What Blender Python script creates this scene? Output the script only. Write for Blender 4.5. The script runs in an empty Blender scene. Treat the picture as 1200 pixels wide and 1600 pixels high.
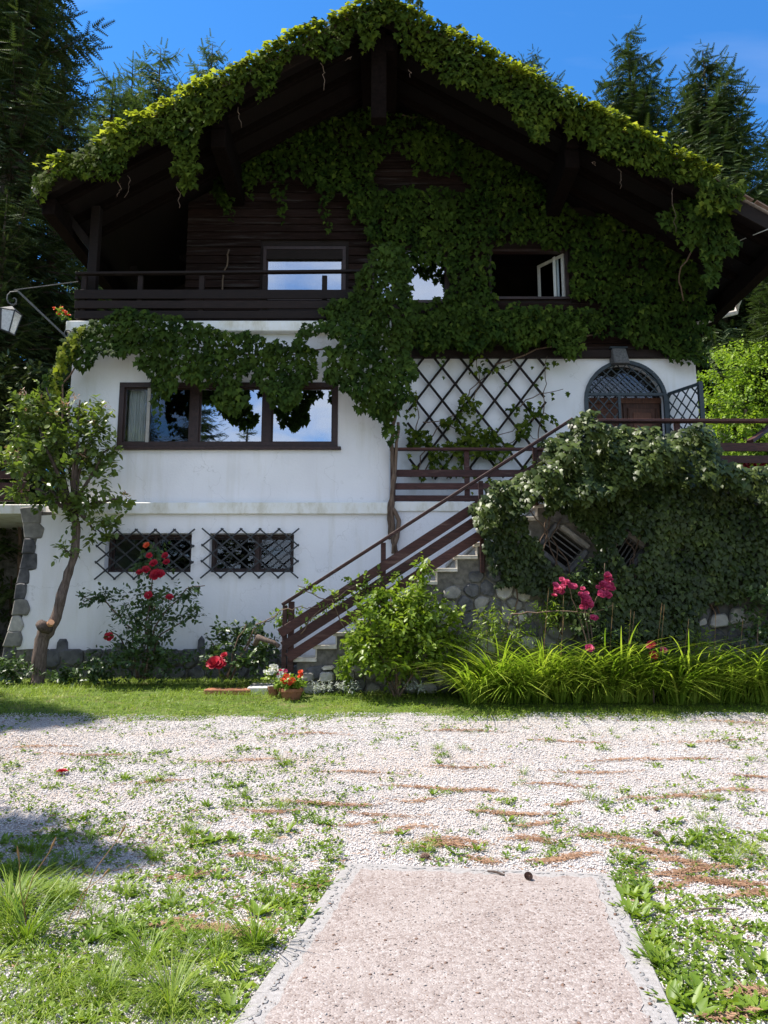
import bpy, bmesh, math, random
import numpy as np
from mathutils import Vector, Matrix

S = bpy.context.scene
COL = S.collection
random.seed(7)
RNG = np.random.default_rng(11)
R = math.radians

# ------------------------------------------------------------------ camera
CAM_H, PITCH, FPX = 1.6, R(9.0), 1200.0
cd = bpy.data.cameras.new('camera'); cam = bpy.data.objects.new('camera', cd); COL.objects.link(cam)
cam.location = (0, 0, CAM_H); cam.rotation_euler = (R(90) + PITCH, 0, 0)
cd.sensor_fit = 'VERTICAL'; cd.sensor_height = 36; cd.lens = 36 * FPX / 1600
cd.clip_start = 0.05; cd.clip_end = 3000
S.camera = cam

# ------------------------------------------------------------------ light
SUN_EL, SUN_BACK = R(61), R(6)          # high sun from the left, a touch behind the facade
sun_dir = Vector((-math.cos(SUN_BACK) * math.cos(SUN_EL), math.sin(SUN_BACK) * math.cos(SUN_EL), math.sin(SUN_EL)))
sl = bpy.data.lights.new('sun', 'SUN'); sl.energy = 5.0; sl.angle = R(0.53); sl.color = (1.0, 0.935, 0.845)
so = bpy.data.objects.new('sun', sl); COL.objects.link(so)
so.rotation_euler = sun_dir.to_track_quat('Z', 'Y').to_euler(); so.location = (-20, 5, 40)

W = bpy.data.worlds.new('World'); S.world = W; W.use_nodes = True
wn, wl = W.node_tree.nodes, W.node_tree.links
wn.clear()
def N(t, **k):
    n = wn.new(t)
    for a, b in k.items(): setattr(n, a, b)
    return n
wo = N('ShaderNodeOutputWorld'); bg = N('ShaderNodeBackground')
sky = N('ShaderNodeTexSky', sky_type='NISHITA', sun_disc=False)
sky.sun_elevation = SUN_EL
sky.sun_rotation = math.atan2(sun_dir.x, sun_dir.y)
sky.altitude = 1200; sky.air_density = 1.0; sky.dust_density = 0.25; sky.ozone_density = 3.5
hs = N('ShaderNodeHueSaturation'); hs.inputs['Hue'].default_value = 0.497; hs.inputs['Saturation'].default_value = 1.12; hs.inputs['Value'].default_value = 1.0
wl.new(sky.outputs[0], hs.inputs['Color'])
tn_ = N('ShaderNodeMix', data_type='RGBA', blend_type='MULTIPLY'); tn_.inputs[0].default_value = 1.0; tn_.inputs[7].default_value = (.56, 1.06, 1.36, 1); wl.new(hs.outputs[0], tn_.inputs[6])
# fair weather clouds: a bank to the south (behind the viewer), thin wisps elsewhere
tc = N('ShaderNodeTexCoord'); sx = N('ShaderNodeSeparateXYZ'); wl.new(tc.outputs['Generated'], sx.inputs[0])
ad = N('ShaderNodeMath', operation='ADD'); wl.new(sx.outputs['Z'], ad.inputs[0]); ad.inputs[1].default_value = 0.22
dv = N('ShaderNodeVectorMath', operation='DIVIDE'); cb = N('ShaderNodeCombineXYZ')
for i in range(3): wl.new(ad.outputs[0], cb.inputs[i])
wl.new(tc.outputs['Generated'], dv.inputs[0]); wl.new(cb.outputs[0], dv.inputs[1])
nz = N('ShaderNodeTexNoise'); nz.inputs['Scale'].default_value = 1.9; nz.inputs['Detail'].default_value = 9; nz.inputs['Roughness'].default_value = 0.58
wl.new(dv.outputs[0], nz.inputs['Vector'])
cr = N('ShaderNodeMapRange'); cr.inputs[1].default_value = 0.28; cr.inputs[2].default_value = 0.60; cr.interpolation_type = 'SMOOTHSTEP'
wl.new(nz.outputs[0], cr.inputs[0])
mr = N('ShaderNodeMapRange'); mr.inputs[1].default_value = 0.15; mr.inputs[2].default_value = -0.35; mr.inputs[3].default_value = 0.0; mr.inputs[4].default_value = 0.92
wl.new(sx.outputs['Y'], mr.inputs[0])
mu = N('ShaderNodeMath', operation='MULTIPLY'); wl.new(cr.outputs[0], mu.inputs[0]); wl.new(mr.outputs[0], mu.inputs[1])
# wisps
mp = N('ShaderNodeMapping'); mp.inputs['Rotation'].default_value = (0, 0, R(35)); mp.inputs['Scale'].default_value = (1.0, 4.5, 1.0)
wl.new(dv.outputs[0], mp.inputs[0])
n2 = N('ShaderNodeTexNoise'); n2.inputs['Scale'].default_value = 1.1; n2.inputs['Detail'].default_value = 7; wl.new(mp.outputs[0], n2.inputs['Vector'])
c2 = N('ShaderNodeMapRange'); c2.inputs[1].default_value = 0.48; c2.inputs[2].default_value = 0.76; c2.inputs[4].default_value = 0.24; wl.new(n2.outputs[0], c2.inputs[0])
mx = N('ShaderNodeMath', operation='MAXIMUM'); wl.new(mu.outputs[0], mx.inputs[0]); wl.new(c2.outputs[0], mx.inputs[1])
mix = N('ShaderNodeMix', data_type='RGBA'); wl.new(mx.outputs[0], mix.inputs[0]); wl.new(tn_.outputs[2], mix.inputs[6]); mix.inputs[7].default_value = (4.7, 5.1, 5.9, 1)
wl.new(mix.outputs[2], bg.inputs[0]); bg.inputs[1].default_value = 0.105
wl.new(bg.outputs[0], wo.inputs[0])

S.view_settings.view_transform = 'Standard'; S.view_settings.look = 'None'
S.view_settings.exposure = 1.02; S.view_settings.gamma = 1.0; S.view_settings.use_curve_mapping = False
S.render.engine = 'CYCLES'
S.cycles.max_bounces = 8; S.cycles.transparent_max_bounces = 12; S.cycles.use_denoising = True
S.cycles.sample_clamp_indirect = 6

# ------------------------------------------------------------------ geometry helpers
cp, sp_ = math.cos(PITCH), math.sin(PITCH)
def ray(px, py):
    a, b = (px - 600) / FPX, (800 - py) / FPX
    return a, cp - b * sp_, sp_ + b * cp
def at(px, py, Y):
    """point of the vertical plane y=Y seen at photograph position px,py"""
    x, y, z = ray(px, py); t = Y / y
    return Vector((x * t, Y, CAM_H + z * t))
def gp(px, py, zp=0.0):
    x, y, z = ray(px, py); t = (zp - CAM_H) / z
    return Vector((x * t, y * t, zp))
def zz(py, Y): return at(600, py, Y).z
def xx(px, py, Y): return at(px, py, Y).x
def G(Y):
    """height of the ground: level near the viewer, rising to the house"""
    Y = np.asarray(Y, dtype=float)
    return np.interp(Y, [-1e4, 5.4, 6.4, 7.6, 8.7, 9.7, 11.5, 13, 24, 34, 60, 200, 2000], [0, 0, .10, .28, .46, .62, .81, .88, .95, 2.5, 9, 30, 60])
def gfind(px, py):
    """where the line of sight meets the ground"""
    x, y, z = ray(px, py)
    for t in np.arange(2, 40, .01):
        if CAM_H + z * t <= float(G(y * t)): break
    return Vector((x * t, y * t, float(G(y * t))))

def mesh_np(name, V, F):
    V = np.ascontiguousarray(V, dtype=np.float32); F = np.ascontiguousarray(F, dtype=np.int32)
    me = bpy.data.meshes.new(name); k = F.shape[1]
    me.vertices.add(len(V)); me.vertices.foreach_set('co', V.ravel())
    me.loops.add(F.size); me.loops.foreach_set('vertex_index', F.ravel())
    me.polygons.add(len(F)); me.polygons.foreach_set('loop_start', np.arange(0, F.size, k, dtype=np.int32))
    me.update(calc_edges=True)
    return me
def tag(o, label, cat, group=None, kind=None):
    o['label'] = label
    if cat: o['category'] = cat
    if group: o['group'] = group
    if kind: o['kind'] = kind
    return o
def link(name, me, mat, parent=None, kind=None, smooth=False):
    o = bpy.data.objects.new(name, me)
    COL.objects.link(o)
    if mat is not None and not me.materials: me.materials.append(mat)
    if smooth: me.polygons.foreach_set('use_smooth', [True] * len(me.polygons))
    if parent is not None:
        o.parent = parent
        if parent.type == 'EMPTY': o.location = -Vector(parent.location)
    if kind: o['kind'] = kind
    return o
def empty(name, loc, label, cat, group=None):
    o = bpy.data.objects.new(name, None); COL.objects.link(o); o.location = loc
    o.empty_display_size = .2
    return tag(o, label, cat, group)

class MB:
    def __init__(s): s.v, s.f = [], []
    def quad_box(s, c8):
        n = len(s.v); s.v += [tuple(p) for p in c8]
        s.f += [tuple(n + i for i in q) for q in ((0, 3, 2, 1), (4, 5, 6, 7), (0, 1, 5, 4), (1, 2, 6, 5), (2, 3, 7, 6), (3, 0, 4, 7))]
        return s
    def box(s, x0, x1, y0, y1, z0, z1):
        return s.quad_box([(x0, y0, z0), (x1, y0, z0), (x1, y1, z0), (x0, y1, z0), (x0, y0, z1), (x1, y0, z1), (x1, y1, z1), (x0, y1, z1)])
    def beam(s, p0, p1, w, h, up=(0, 0, 1)):
        """bar from p0 to p1, w across, h along up"""
        p0, p1 = Vector(p0), Vector(p1); d = (p1 - p0).normalized(); u = Vector(up); u = (u - d * u.dot(d)).normalized(); r = d.cross(u)
        a, b = r * w / 2, u * h / 2
        return s.quad_box([p0 - a - b, p0 + a - b, p1 + a - b, p1 - a - b, p0 - a + b, p0 + a + b, p1 + a + b, p1 - a + b])
    def tube(s, pts, rad, n=6, cap=True):
        pts = [Vector(p) for p in pts]
        if not hasattr(rad, '__len__'): rad = [rad] * len(pts)
        rings = []; up = Vector((0, 0, 1))
        for i, p in enumerate(pts):
            d = (pts[min(i + 1, len(pts) - 1)] - pts[max(i - 1, 0)])
            if d.length < 1e-9: d = Vector((0, 0, 1))
            d.normalize()
            a = d.cross(Vector((0, 1, 0.01)) if abs(d.y) < .9 else Vector((1, 0, 0))).normalized(); b = d.cross(a)
            k = len(s.v)
            for j in range(n):
                t = 2 * math.pi * j / n
                s.v.append(tuple(p + (a * math.cos(t) + b * math.sin(t)) * rad[i]))
            rings.append(k)
        for r0, r1 in zip(rings, rings[1:]):
            for j in range(n): s.f.append((r0 + j, r0 + (j + 1) % n, r1 + (j + 1) % n, r1 + j))
        if cap:
            s.f.append(tuple(rings[0] + j for j in range(n))[::-1]); s.f.append(tuple(rings[-1] + j for j in range(n)))
        return s
    def prism(s, poly, y0, y1):
        """polygon of (x,z) extruded along y"""
        n = len(s.v); m = len(poly)
        s.v += [(x, y0, z) for x, z in poly] + [(x, y1, z) for x, z in poly]
        s.f.append(tuple(range(n, n + m))); s.f.append(tuple(range(n + 2 * m - 1, n + m - 1, -1)))
        for i in range(m):
            j = (i + 1) % m; s.f.append((n + j, n + i, n + m + i, n + m + j))
        return s
    def mesh(s, name, bevel=0, seg=1):
        me = bpy.data.meshes.new(name); me.from_pydata(s.v, [], s.f)
        bm = bmesh.new(); bm.from_mesh(me)
        bmesh.ops.recalc_face_normals(bm, faces=bm.faces[:])
        if bevel: bmesh.ops.bevel(bm, geom=bm.edges[:], offset=bevel, segments=seg, affect='EDGES', clamp_overlap=True)
        bm.to_mesh(me); bm.free(); return me
    def build(s, name, mat, parent=None, kind=None, bevel=0, smooth=False):
        return link(name, s.mesh(name, bevel), mat, parent, kind, smooth)

def holed_wall(name, mat, parent, x0, x1, z0, z1, y0, y1, holes):
    """wall slab with rectangular openings, made of one clean shell"""
    xs = sorted({x0, x1, *[h[0] for h in holes], *[h[1] for h in holes]}); zs = sorted({z0, z1, *[h[2] for h in holes], *[h[3] for h in holes]})
    def full(i, j):
        if not (0 <= i < len(xs) - 1 and 0 <= j < len(zs) - 1): return False
        cx, cz = (xs[i] + xs[i + 1]) / 2, (zs[j] + zs[j + 1]) / 2
        return not any(h[0] < cx < h[1] and h[2] < cz < h[3] for h in holes)
    m = MB(); f = lambda *p: (m.f.append(tuple(range(len(m.v), len(m.v) + 4))), m.v.extend(p))
    for i in range(len(xs) - 1):
        for j in range(len(zs) - 1):
            if not full(i, j): continue
            a, b, c, d = xs[i], xs[i + 1], zs[j], zs[j + 1]
            f((a, y0, c), (b, y0, c), (b, y0, d), (a, y0, d)); f((b, y1, c), (a, y1, c), (a, y1, d), (b, y1, d))
            if not full(i - 1, j): f((a, y1, c), (a, y0, c), (a, y0, d), (a, y1, d))
            if not full(i + 1, j): f((b, y0, c), (b, y1, c), (b, y1, d), (b, y0, d))
            if not full(i, j - 1): f((a, y1, c), (b, y1, c), (b, y0, c), (a, y0, c))
            if not full(i, j + 1): f((a, y0, d), (b, y0, d), (b, y1, d), (a, y1, d))
    me = bpy.data.meshes.new(name); me.from_pydata(m.v, [], m.f)
    bm = bmesh.new(); bm.from_mesh(me); bmesh.ops.remove_doubles(bm, verts=bm.verts[:], dist=1e-5); bm.to_mesh(me); bm.free()
    return link(name, me, mat, parent)

# value noise on numpy arrays
def vnoise(x, y, seed=0):
    x = np.asarray(x, float); y = np.asarray(y, float)
    xi, yi = np.floor(x).astype(np.int64), np.floor(y).astype(np.int64); fx, fy = x - xi, y - yi
    fx, fy = fx * fx * (3 - 2 * fx), fy * fy * (3 - 2 * fy)
    def h(a, b):
        n = (a * 374761393 + b * 668265263 + seed * 1442695041) & 0xffffffff
        n = ((n ^ (n >> 13)) * 1274126177) & 0xffffffff
        return ((n ^ (n >> 16)) & 0xffff) / 65535.0
    return (h(xi, yi) * (1 - fx) + h(xi + 1, yi) * fx) * (1 - fy) + (h(xi, yi + 1) * (1 - fx) + h(xi + 1, yi + 1) * fx) * fy
def inpoly(x, y, poly):
    r = np.zeros(len(x), bool); n = len(poly)
    for i in range(n):
        (x0, y0), (x1, y1) = poly[i], poly[(i + 1) % n]
        if y0 == y1: continue
        c = ((y0 > y) != (y1 > y)) & (x < (x1 - x0) * (y - y0) / (y1 - y0) + x0)
        r ^= c
    return r
def unit(a): return a / np.maximum(np.linalg.norm(a, axis=1, keepdims=True), 1e-9)
def batch(name, proto, P, tip, nrm, size, mat, parent=None, kind=None, tint=None, wide=None):
    """many small leaves/blades/chips as ONE mesh: proto (verts, faces) laid at P with its y axis along tip, its z axis near nrm"""
    pv, pf = proto; k = len(P)
    t = unit(np.asarray(tip, float)); n = np.asarray(nrm, float); n = unit(n - t * np.sum(n * t, 1, keepdims=True)); r = np.cross(t, n)
    size = np.broadcast_to(np.asarray(size, float), (k,)); w = size if wide is None else np.broadcast_to(np.asarray(wide, float), (k,))
    V = (P[:, None, :] + pv[None, :, 0, None] * (r * w[:, None])[:, None, :] + pv[None, :, 1, None] * (t * size[:, None])[:, None, :] + pv[None, :, 2, None] * (n * size[:, None])[:, None, :])
    F = (pf[None] + (np.arange(k) * len(pv))[:, None, None]).reshape(-1, pf.shape[1])
    me = mesh_np(name, V.reshape(-1, 3), F)
    a = me.attributes.new('tint', 'FLOAT', 'POINT')
    tn = RNG.random(k) if tint is None else np.clip(tint, 0, 1)
    a.data.foreach_set('value', np.repeat(tn, len(pv)).astype(np.float32))
    return link(name, me, mat, parent, kind)

def fan(outline, mid=(0, .45, .05)):
    v = [mid] + outline; n = len(outline)
    return np.array(v, float), np.array([(0, i + 1, (i + 1) % n + 1) for i in range(n)])
LEAF_LOBED = fan([(0, 0, 0), (.3, -.08, -.04), (.24, .2, .02), (.56, .3, -.06), (.3, .5, .02), (.22, .62, 0), (0, 1.05, -.16), (-.22, .62, 0), (-.3, .5, .02), (-.56, .3, -.06), (-.24, .2, .02), (-.3, -.08, -.04)])
LEAF_OVAL = fan([(0, 0, 0), (.22, .22, .03), (.29, .5, .03), (.17, .8, 0), (0, 1, -.07), (-.17, .8, 0), (-.29, .5, .03), (-.22, .22, .03)], (0, .5, -.02))
LEAF_IVY = fan([(0, 0, 0), (.4, .1, -.03), (.46, .4, -.03), (.25, .55, 0), (0, 1, -.08), (-.25, .55, 0), (-.46, .4, -.03), (-.4, .1, -.03)], (0, .35, .05))
LEAF_SLIM = fan([(0, 0, 0), (.12, .3, .02), (.1, .65, 0), (0, 1, -.06), (-.1, .65, 0), (-.12, .3, .02)], (0, .45, -.01))
def blade(arch, seg=4, w=.5):
    v, f = [], []
    for i in range(seg + 1):
        s = i / seg; y = s * (1 - .35 * arch * s); z = -arch * s * s * .85; ww = w * (1 - s ** 2.2) * (0.6 + .4 * min(1, s * 3)) + .01
        v += [(-ww, y, z), (ww, y, z)]
        if i: k = 2 * i; f.append((k - 2, k - 1, k + 1, k))
    return np.array(v), np.array(f)
def octa():
    v = np.array([(1, 0, 0), (-1, 0, 0), (0, 1, 0), (0, -1, 0), (.15, .1, .8), (-.1, 0, -.8), (.6, .65, .25), (-.7, -.55, .2)], float)
    f = np.array([(4, 0, 6), (4, 6, 2), (4, 2, 1), (4, 1, 7), (4, 7, 3), (4, 3, 0), (5, 6, 0), (5, 2, 6), (5, 1, 2), (5, 7, 1), (5, 3, 7), (5, 0, 3)])
    return v, f
CHIP = octa()

# ------------------------------------------------------------------ materials
class Mat:
    def __init__(s, name, rough=.8, spec=.3):
        s.m = bpy.data.materials.new(name); s.m.use_nodes = True; s.t = s.m.node_tree; s.b = s.t.nodes['Principled BSDF']
        s.b.inputs['Roughness'].default_value = rough; s.b.inputs['Specular IOR Level'].default_value = spec
    def n(s, t, ins=None, **k):
        n = s.t.nodes.new(t)
        for a, b in k.items(): setattr(n, a, b)
        for a, b in (ins or {}).items():
            if isinstance(b, bpy.types.NodeSocket): s.t.links.new(b, n.inputs[a])
            else: n.inputs[a].default_value = b
        return n
    def pos(s, scale=(1, 1, 1)):
        g = s.n('ShaderNodeNewGeometry'); return s.n('ShaderNodeMapping', {'Vector': g.outputs['Position'], 'Scale': scale}).outputs[0]
    def noise(s, scale, detail=4, stretch=(1, 1, 1), rough=.55):
        return s.n('ShaderNodeTexNoise', {'Vector': s.pos(stretch), 'Scale': scale, 'Detail': detail, 'Roughness': rough}).outputs[0]
    def ramp(s, fac, stops):
        r = s.n('ShaderNodeValToRGB', {'Fac': fac}); e = r.color_ramp.elements
        while len(e) < len(stops): e.new(.5)
        for x, (p, c) in zip(e, stops): x.position = p; x.color = (*c, 1)
        return r.outputs[0]
    def mixc(s, fac, a, b, blend='MIX'):
        m = s.n('ShaderNodeMix', data_type='RGBA', blend_type=blend)
        for i, v in ((0, fac), (6, a), (7, b)):
            if isinstance(v, bpy.types.NodeSocket): s.t.links.new(v, m.inputs[i])
            else: m.inputs[i].default_value = v if i == 0 else (*v, 1)
        return m.outputs[2]
    def color(s, c):
        if isinstance(c, bpy.types.NodeSocket): s.t.links.new(c, s.b.inputs['Base Color'])
        else: s.b.inputs['Base Color'].default_value = (*c, 1)
        return s
    def bump(s, h, strength=.3, dist=.01):
        b = s.n('ShaderNodeBump', {'Height': h, 'Strength': strength, 'Distance': dist}); s.t.links.new(b.outputs[0], s.b.inputs['Normal']); return s

def leaf_mat(name, dark, mid, light, trans=.35, rough=.5, spec=.35):
    M = Mat(name, rough, spec)
    a = M.n('ShaderNodeAttribute', attribute_name='tint')
    c = M.ramp(a.outputs['Fac'], [(0, dark), (.55, mid), (1, light)])
    c = M.mixc(.35, c, M.ramp(M.noise(2.2, 3), [(.3, dark), (.7, light)]))
    M.color(c)
    tr = M.n('ShaderNodeBsdfTranslucent', {'Color': M.mixc(.6, c, (.9, 1.0, .18), 'MULTIPLY')})
    br = M.n('ShaderNodeMixShader', {0: trans, 1: M.b.outputs[0], 2: tr.outputs[0]})
    M.t.links.new(br.outputs[0], M.t.nodes['Material Output'].inputs['Surface'])
    return M.m
def wood_mat(name, a, b, stretch, rough=.75, spec=.25, bump=.5, worn=None):
    M = Mat(name, rough, spec)
    g = M.noise(9, 6, stretch, .65); o = M.n('ShaderNodeObjectInfo')
    c = M.ramp(g, [(.3, a), (.68, b)])
    v = M.n('ShaderNodeMapRange', {0: o.outputs['Random'], 3: .7, 4: 1.3})
    c = M.mixc(1.0, c, v.outputs[0], 'MULTIPLY')
    if worn: c = M.mixc(M.n('ShaderNodeMapRange', {0: M.noise(3.1, 6, tuple(q * .5 for q in stretch), .7), 1: .55, 2: .72}).outputs[0], c, worn)
    return M.color(c).bump(g, bump, .006).m
def plain_mat(name, a, b, scale=6, rough=.8, spec=.3, bump=.3, dist=.006, metal=0, detail=5):
    M = Mat(name, rough, spec); g = M.noise(scale, detail)
    M.b.inputs['Metallic'].default_value = metal
    return M.color(M.ramp(g, [(.3, a), (.7, b)])).bump(g, bump, dist).m

M_ = {}
def build_mats():
    # lime plaster: white with faint rain streaks and rub marks
    M = Mat('white_plaster', .9, .15)
    big = M.noise(.9, 5); fine = M.noise(34, 4); streak = M.noise(1.6, 5, (3.2, 3.2, .35))
    c = M.ramp(big, [(.3, (.77, .755, .765)), (.7, (.86, .845, .855))])
    c = M.mixc(M.n('ShaderNodeMapRange', {0: streak, 1: .52, 2: .78, 4: .42}).outputs[0], c, (.58, .54, .45))
    c = M.mixc(M.n('ShaderNodeMapRange', {0: M.noise(2.6, 8, (1, 1, 1), .75), 1: .60, 2: .75, 4: .35}).outputs[0], c, (.52, .50, .46))
    gz_ = M.n('ShaderNodeSeparateXYZ', {0: M.n('ShaderNodeNewGeometry').outputs['Position']})       # splashed soil along the foot of the wall
    lowb = M.n('ShaderNodeMapRange', {0: gz_.outputs['Z'], 1: 2.0, 2: 1.15, 3: 0, 4: 1}); sp2 = M.n('ShaderNodeMath', {0: lowb.outputs[0], 1: M.noise(5, 8, (1, 1, 1), .75)}, operation='MULTIPLY')
    c = M.mixc(M.n('ShaderNodeMapRange', {0: sp2.outputs[0], 1: .3, 2: .62, 4: .4}).outputs[0], c, (.45, .40, .33))
    crk = M.n('ShaderNodeTexVoronoi', {'Vector': M.n('ShaderNodeVectorMath', {0: M.pos((.55, .55, .4)), 1: M.n('ShaderNodeVectorMath', {0: M.n('ShaderNodeTexNoise', {'Vector': M.pos(), 'Scale': 3.0, 'Detail': 4}).outputs['Color'], 3: .5}, operation='SCALE').outputs[0]}, operation='ADD').outputs[0], 'Scale': 1.1}, feature='DISTANCE_TO_EDGE')
    c = M.mixc(M.n('ShaderNodeMapRange', {0: crk.outputs['Distance'], 1: 0, 2: .006, 3: .28, 4: 0}).outputs[0], c, (.35, .33, .30))
    hh = M.n('ShaderNodeMath', {0: fine, 1: M.noise(6, 5)}, operation='ADD')
    M.color(c).bump(hh.outputs[0], .5, .008); M_['plaster'] = M.m
    M = Mat('cornice_plaster', .85, .2)
    M.color(M.ramp(M.noise(3.3, 6, (1, 1, .5), .7), [(.33, (.62, .58, .47)), (.5, (.8, .78, .72)), (.7, (.84, .84, .83))])).bump(M.noise(20, 4), .3, .004); M_['cornice'] = M.m
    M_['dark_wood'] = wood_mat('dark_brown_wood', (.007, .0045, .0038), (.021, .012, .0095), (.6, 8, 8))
    M_['extra_dark_wood'] = wood_mat('extra_dark_beam', (.0035, .0025, .002), (.010, .006, .005), (2, 2, 2), .95, .05)  # even darker tone of the brown timber, for the roof beams
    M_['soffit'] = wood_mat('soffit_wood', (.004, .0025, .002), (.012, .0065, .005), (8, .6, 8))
    M_['old_wood'] = wood_mat('weathered_plank_wood', (.008, .0045, .004), (.030, .016, .013), (.5, 9, 9), .9, .1, .9, (.07, .06, .057))
    M_['rail_wood'] = wood_mat('red_brown_stained_wood', (.022, .008, .007), (.085, .032, .025), (1.0, 9, 9), .6, .3, .8, (.13, .075, .06))
    M_['frame_wood'] = wood_mat('window_frame_wood', (.018, .009, .008), (.045, .022, .018), (2, 8, 2), .5, .4)
    M_['pale_frame'] = wood_mat('pale_painted_frame', (.35, .33, .30), (.5, .48, .44), (3, 3, 3), .5, .3)
    M_['door_wood'] = wood_mat('old_door_wood', (.035, .013, .008), (.14, .055, .03), (7, 7, .6), .6, .3)
    M_['iron'] = plain_mat('black_iron', (.012, .014, .017), (.03, .032, .036), 20, .55, .5, .2)
    M_['blue_iron'] = plain_mat('blue_black_iron', (.016, .025, .032), (.03, .045, .055), 16, .5, .5, .2)
    M_['lantern_iron'] = plain_mat('weathered_iron', (.05, .05, .05), (.13, .125, .12), 30, .6, .5, .3)
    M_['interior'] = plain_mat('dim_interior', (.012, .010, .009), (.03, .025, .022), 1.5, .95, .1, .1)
    M_['roof'] = plain_mat('roof_tile_brown', (.12, .07, .05), (.28, .19, .15), 9, .85, .2, .4)
    M_['verge'] = plain_mat('weathered_verge', (.20, .17, .15), (.42, .37, .33), 12, .8, .2, .4)
    M_['zinc'] = plain_mat('old_zinc', (.32, .28, .24), (.5, .46, .42), 14, .55, .4, .2)
    M_['stone_dark'] = plain_mat('grey_plinth_stone', (.05, .05, .053), (.15, .145, .145), 7, .9, .2, .8, .02)
    M_['stone'] = plain_mat('field_stone', (.13, .125, .115), (.30, .28, .25), 6, .9, .2, .9, .02)
    M_['stone_pale'] = plain_mat('pale_field_stone', (.30, .285, .26), (.5, .47, .42), 8, .9, .2, .9, .02)
    M_['mortar'] = plain_mat('lime_mortar', (.085, .078, .068), (.19, .175, .15), 14, .95, .1, .9, .015)
    M_['step'] = plain_mat('travertine_step', (.40, .35, .29), (.66, .62, .55), 9, .8, .25, .5, .008)
    M_['slab_white'] = plain_mat('white_stone_slab', (.5, .47, .43), (.7, .68, .64), 10, .8, .25, .5, .008)
    M_['terracotta'] = plain_mat('terracotta', (.22, .09, .05), (.36, .16, .09), 12, .8, .2, .3)
    M_['bark'] = wood_mat('bark', (.045, .032, .026), (.16, .12, .10), (5, 5, .9), .9, .15, 1.0)
    M_['bark_far'] = wood_mat('conifer_bark', (.05, .038, .03), (.13, .10, .08), (4, 4, .8), .95, .1, 1.0)
    M_['cut_wood'] = plain_mat('sawn_wood', (.42, .20, .11), (.6, .34, .2), 22, .8, .2, .4)
    M_['vine_stem'] = wood_mat('vine_stem_bark', (.07, .045, .032), (.2, .14, .10), (6, 6, .8), .9, .15, .9)
    M_['curtain'] = plain_mat('white_curtain', (.62, .62, .60), (.78, .78, .76), 3, .9, .1, .1)
    # window glass: dim mirror over a see-through pane
    def glass(name, refl, tintc):
        M = Mat(name); M.t.nodes.remove(M.b)
        gl = M.n('ShaderNodeBsdfGlossy', {'Color': (.92, .95, 1, 1), 'Roughness': .012}); tr = M.n('ShaderNodeBsdfTransparent', {'Color': (*tintc, 1)})
        w = M.noise(1.3, 2); bp = M.n('ShaderNodeBump', {'Height': w, 'Strength': .04, 'Distance': .02}); M.t.links.new(bp.outputs[0], gl.inputs['Normal'])
        fr = M.n('ShaderNodeFresnel', {'IOR': 1.5}); a = M.n('ShaderNodeMath', {0: fr.outputs[0], 1: refl}, operation='MAXIMUM')
        mxs = M.n('ShaderNodeMixShader', {0: a.outputs[0], 1: tr.outputs[0], 2: gl.outputs[0]})
        M.t.links.new(mxs.outputs[0], M.t.nodes['Material Output'].inputs['Surface']); return M.m
    M_['glass'] = glass('mirror_like_window_glass', .50, (.5, .53, .53))
    M_['glass_dim'] = glass('dim_window_glass', .05, (.88, .9, .9))
    M = Mat('frosted_lantern_glass', .35, .5); M.color(M.ramp(M.noise(30, 3), [(.3, (.5, .5, .48)), (.7, (.72, .72, .7))])); M.b.inputs['Transmission Weight'].default_value = .25; M_['lantern_glass'] = M.m
    # foliage
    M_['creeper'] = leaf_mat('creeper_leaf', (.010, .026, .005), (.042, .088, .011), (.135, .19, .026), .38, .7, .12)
    M_['creeper_sun'] = leaf_mat('creeper_leaf_sun_tinted', (.015, .034, .005), (.060, .108, .012), (.22, .26, .03), .5, .75, .08); M_['creeper_top'] = leaf_mat('creeper_top_leaf_sun_painted', (.12, .17, .012), (.28, .32, .025), (.48, .47, .08), .55, .75, .08)  # lighter, yellower copies of the creeper leaf with sunlight painted into the colour
    M_['ivy'] = leaf_mat('ivy_leaf', (.008, .016, .004), (.024, .043, .009), (.10, .135, .028), .18, .42, .24)
    M_['tree_leaf'] = leaf_mat('garden_tree_leaf', (.035, .075, .012), (.10, .16, .024), (.26, .31, .07), .42, .38, .5)
    M_['rose_leaf'] = leaf_mat('rose_leaf', (.018, .045, .012), (.04, .085, .02), (.11, .16, .04), .25, .4, .45)
    M_['shrub_leaf'] = leaf_mat('shrub_leaf', (.06, .12, .010), (.155, .25, .018), (.32, .40, .045), .48, .42, .4)
    M_['bright_leaf'] = leaf_mat('bright_bush_leaf', (.10, .19, .013), (.21, .33, .025), (.38, .48, .06), .5)
    M_['lily'] = leaf_mat('daylily_leaf', (.09, .19, .014), (.25, .37, .03), (.50, .57, .10), .5, .42, .4)
    M_['grass'] = leaf_mat('lawn_grass', (.095, .175, .015), (.20, .30, .028), (.36, .41, .08), .45, .5, .3)
    M_['weed'] = leaf_mat('weed_leaf', (.07, .14, .013), (.155, .26, .022), (.28, .36, .045), .42, .45, .4)
    M_['spruce'] = leaf_mat('spruce_needles', (.016, .032, .010), (.045, .075, .021), (.12, .16, .042), .2, .6, .25)
    M_['larch'] = leaf_mat('larch_needles', (.04, .07, .022), (.085, .13, .04), (.15, .19, .065), .3, .6, .2)
    M_['silver_leaf'] = leaf_mat('silver_leaf', (.30, .33, .29), (.42, .45, .40), (.56, .58, .52), .2, .7, .2)
    M_['petal_red'] = leaf_mat('red_petal', (.20, .004, .012), (.36, .008, .024), (.52, .02, .05), .3, .5, .3)
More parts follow.
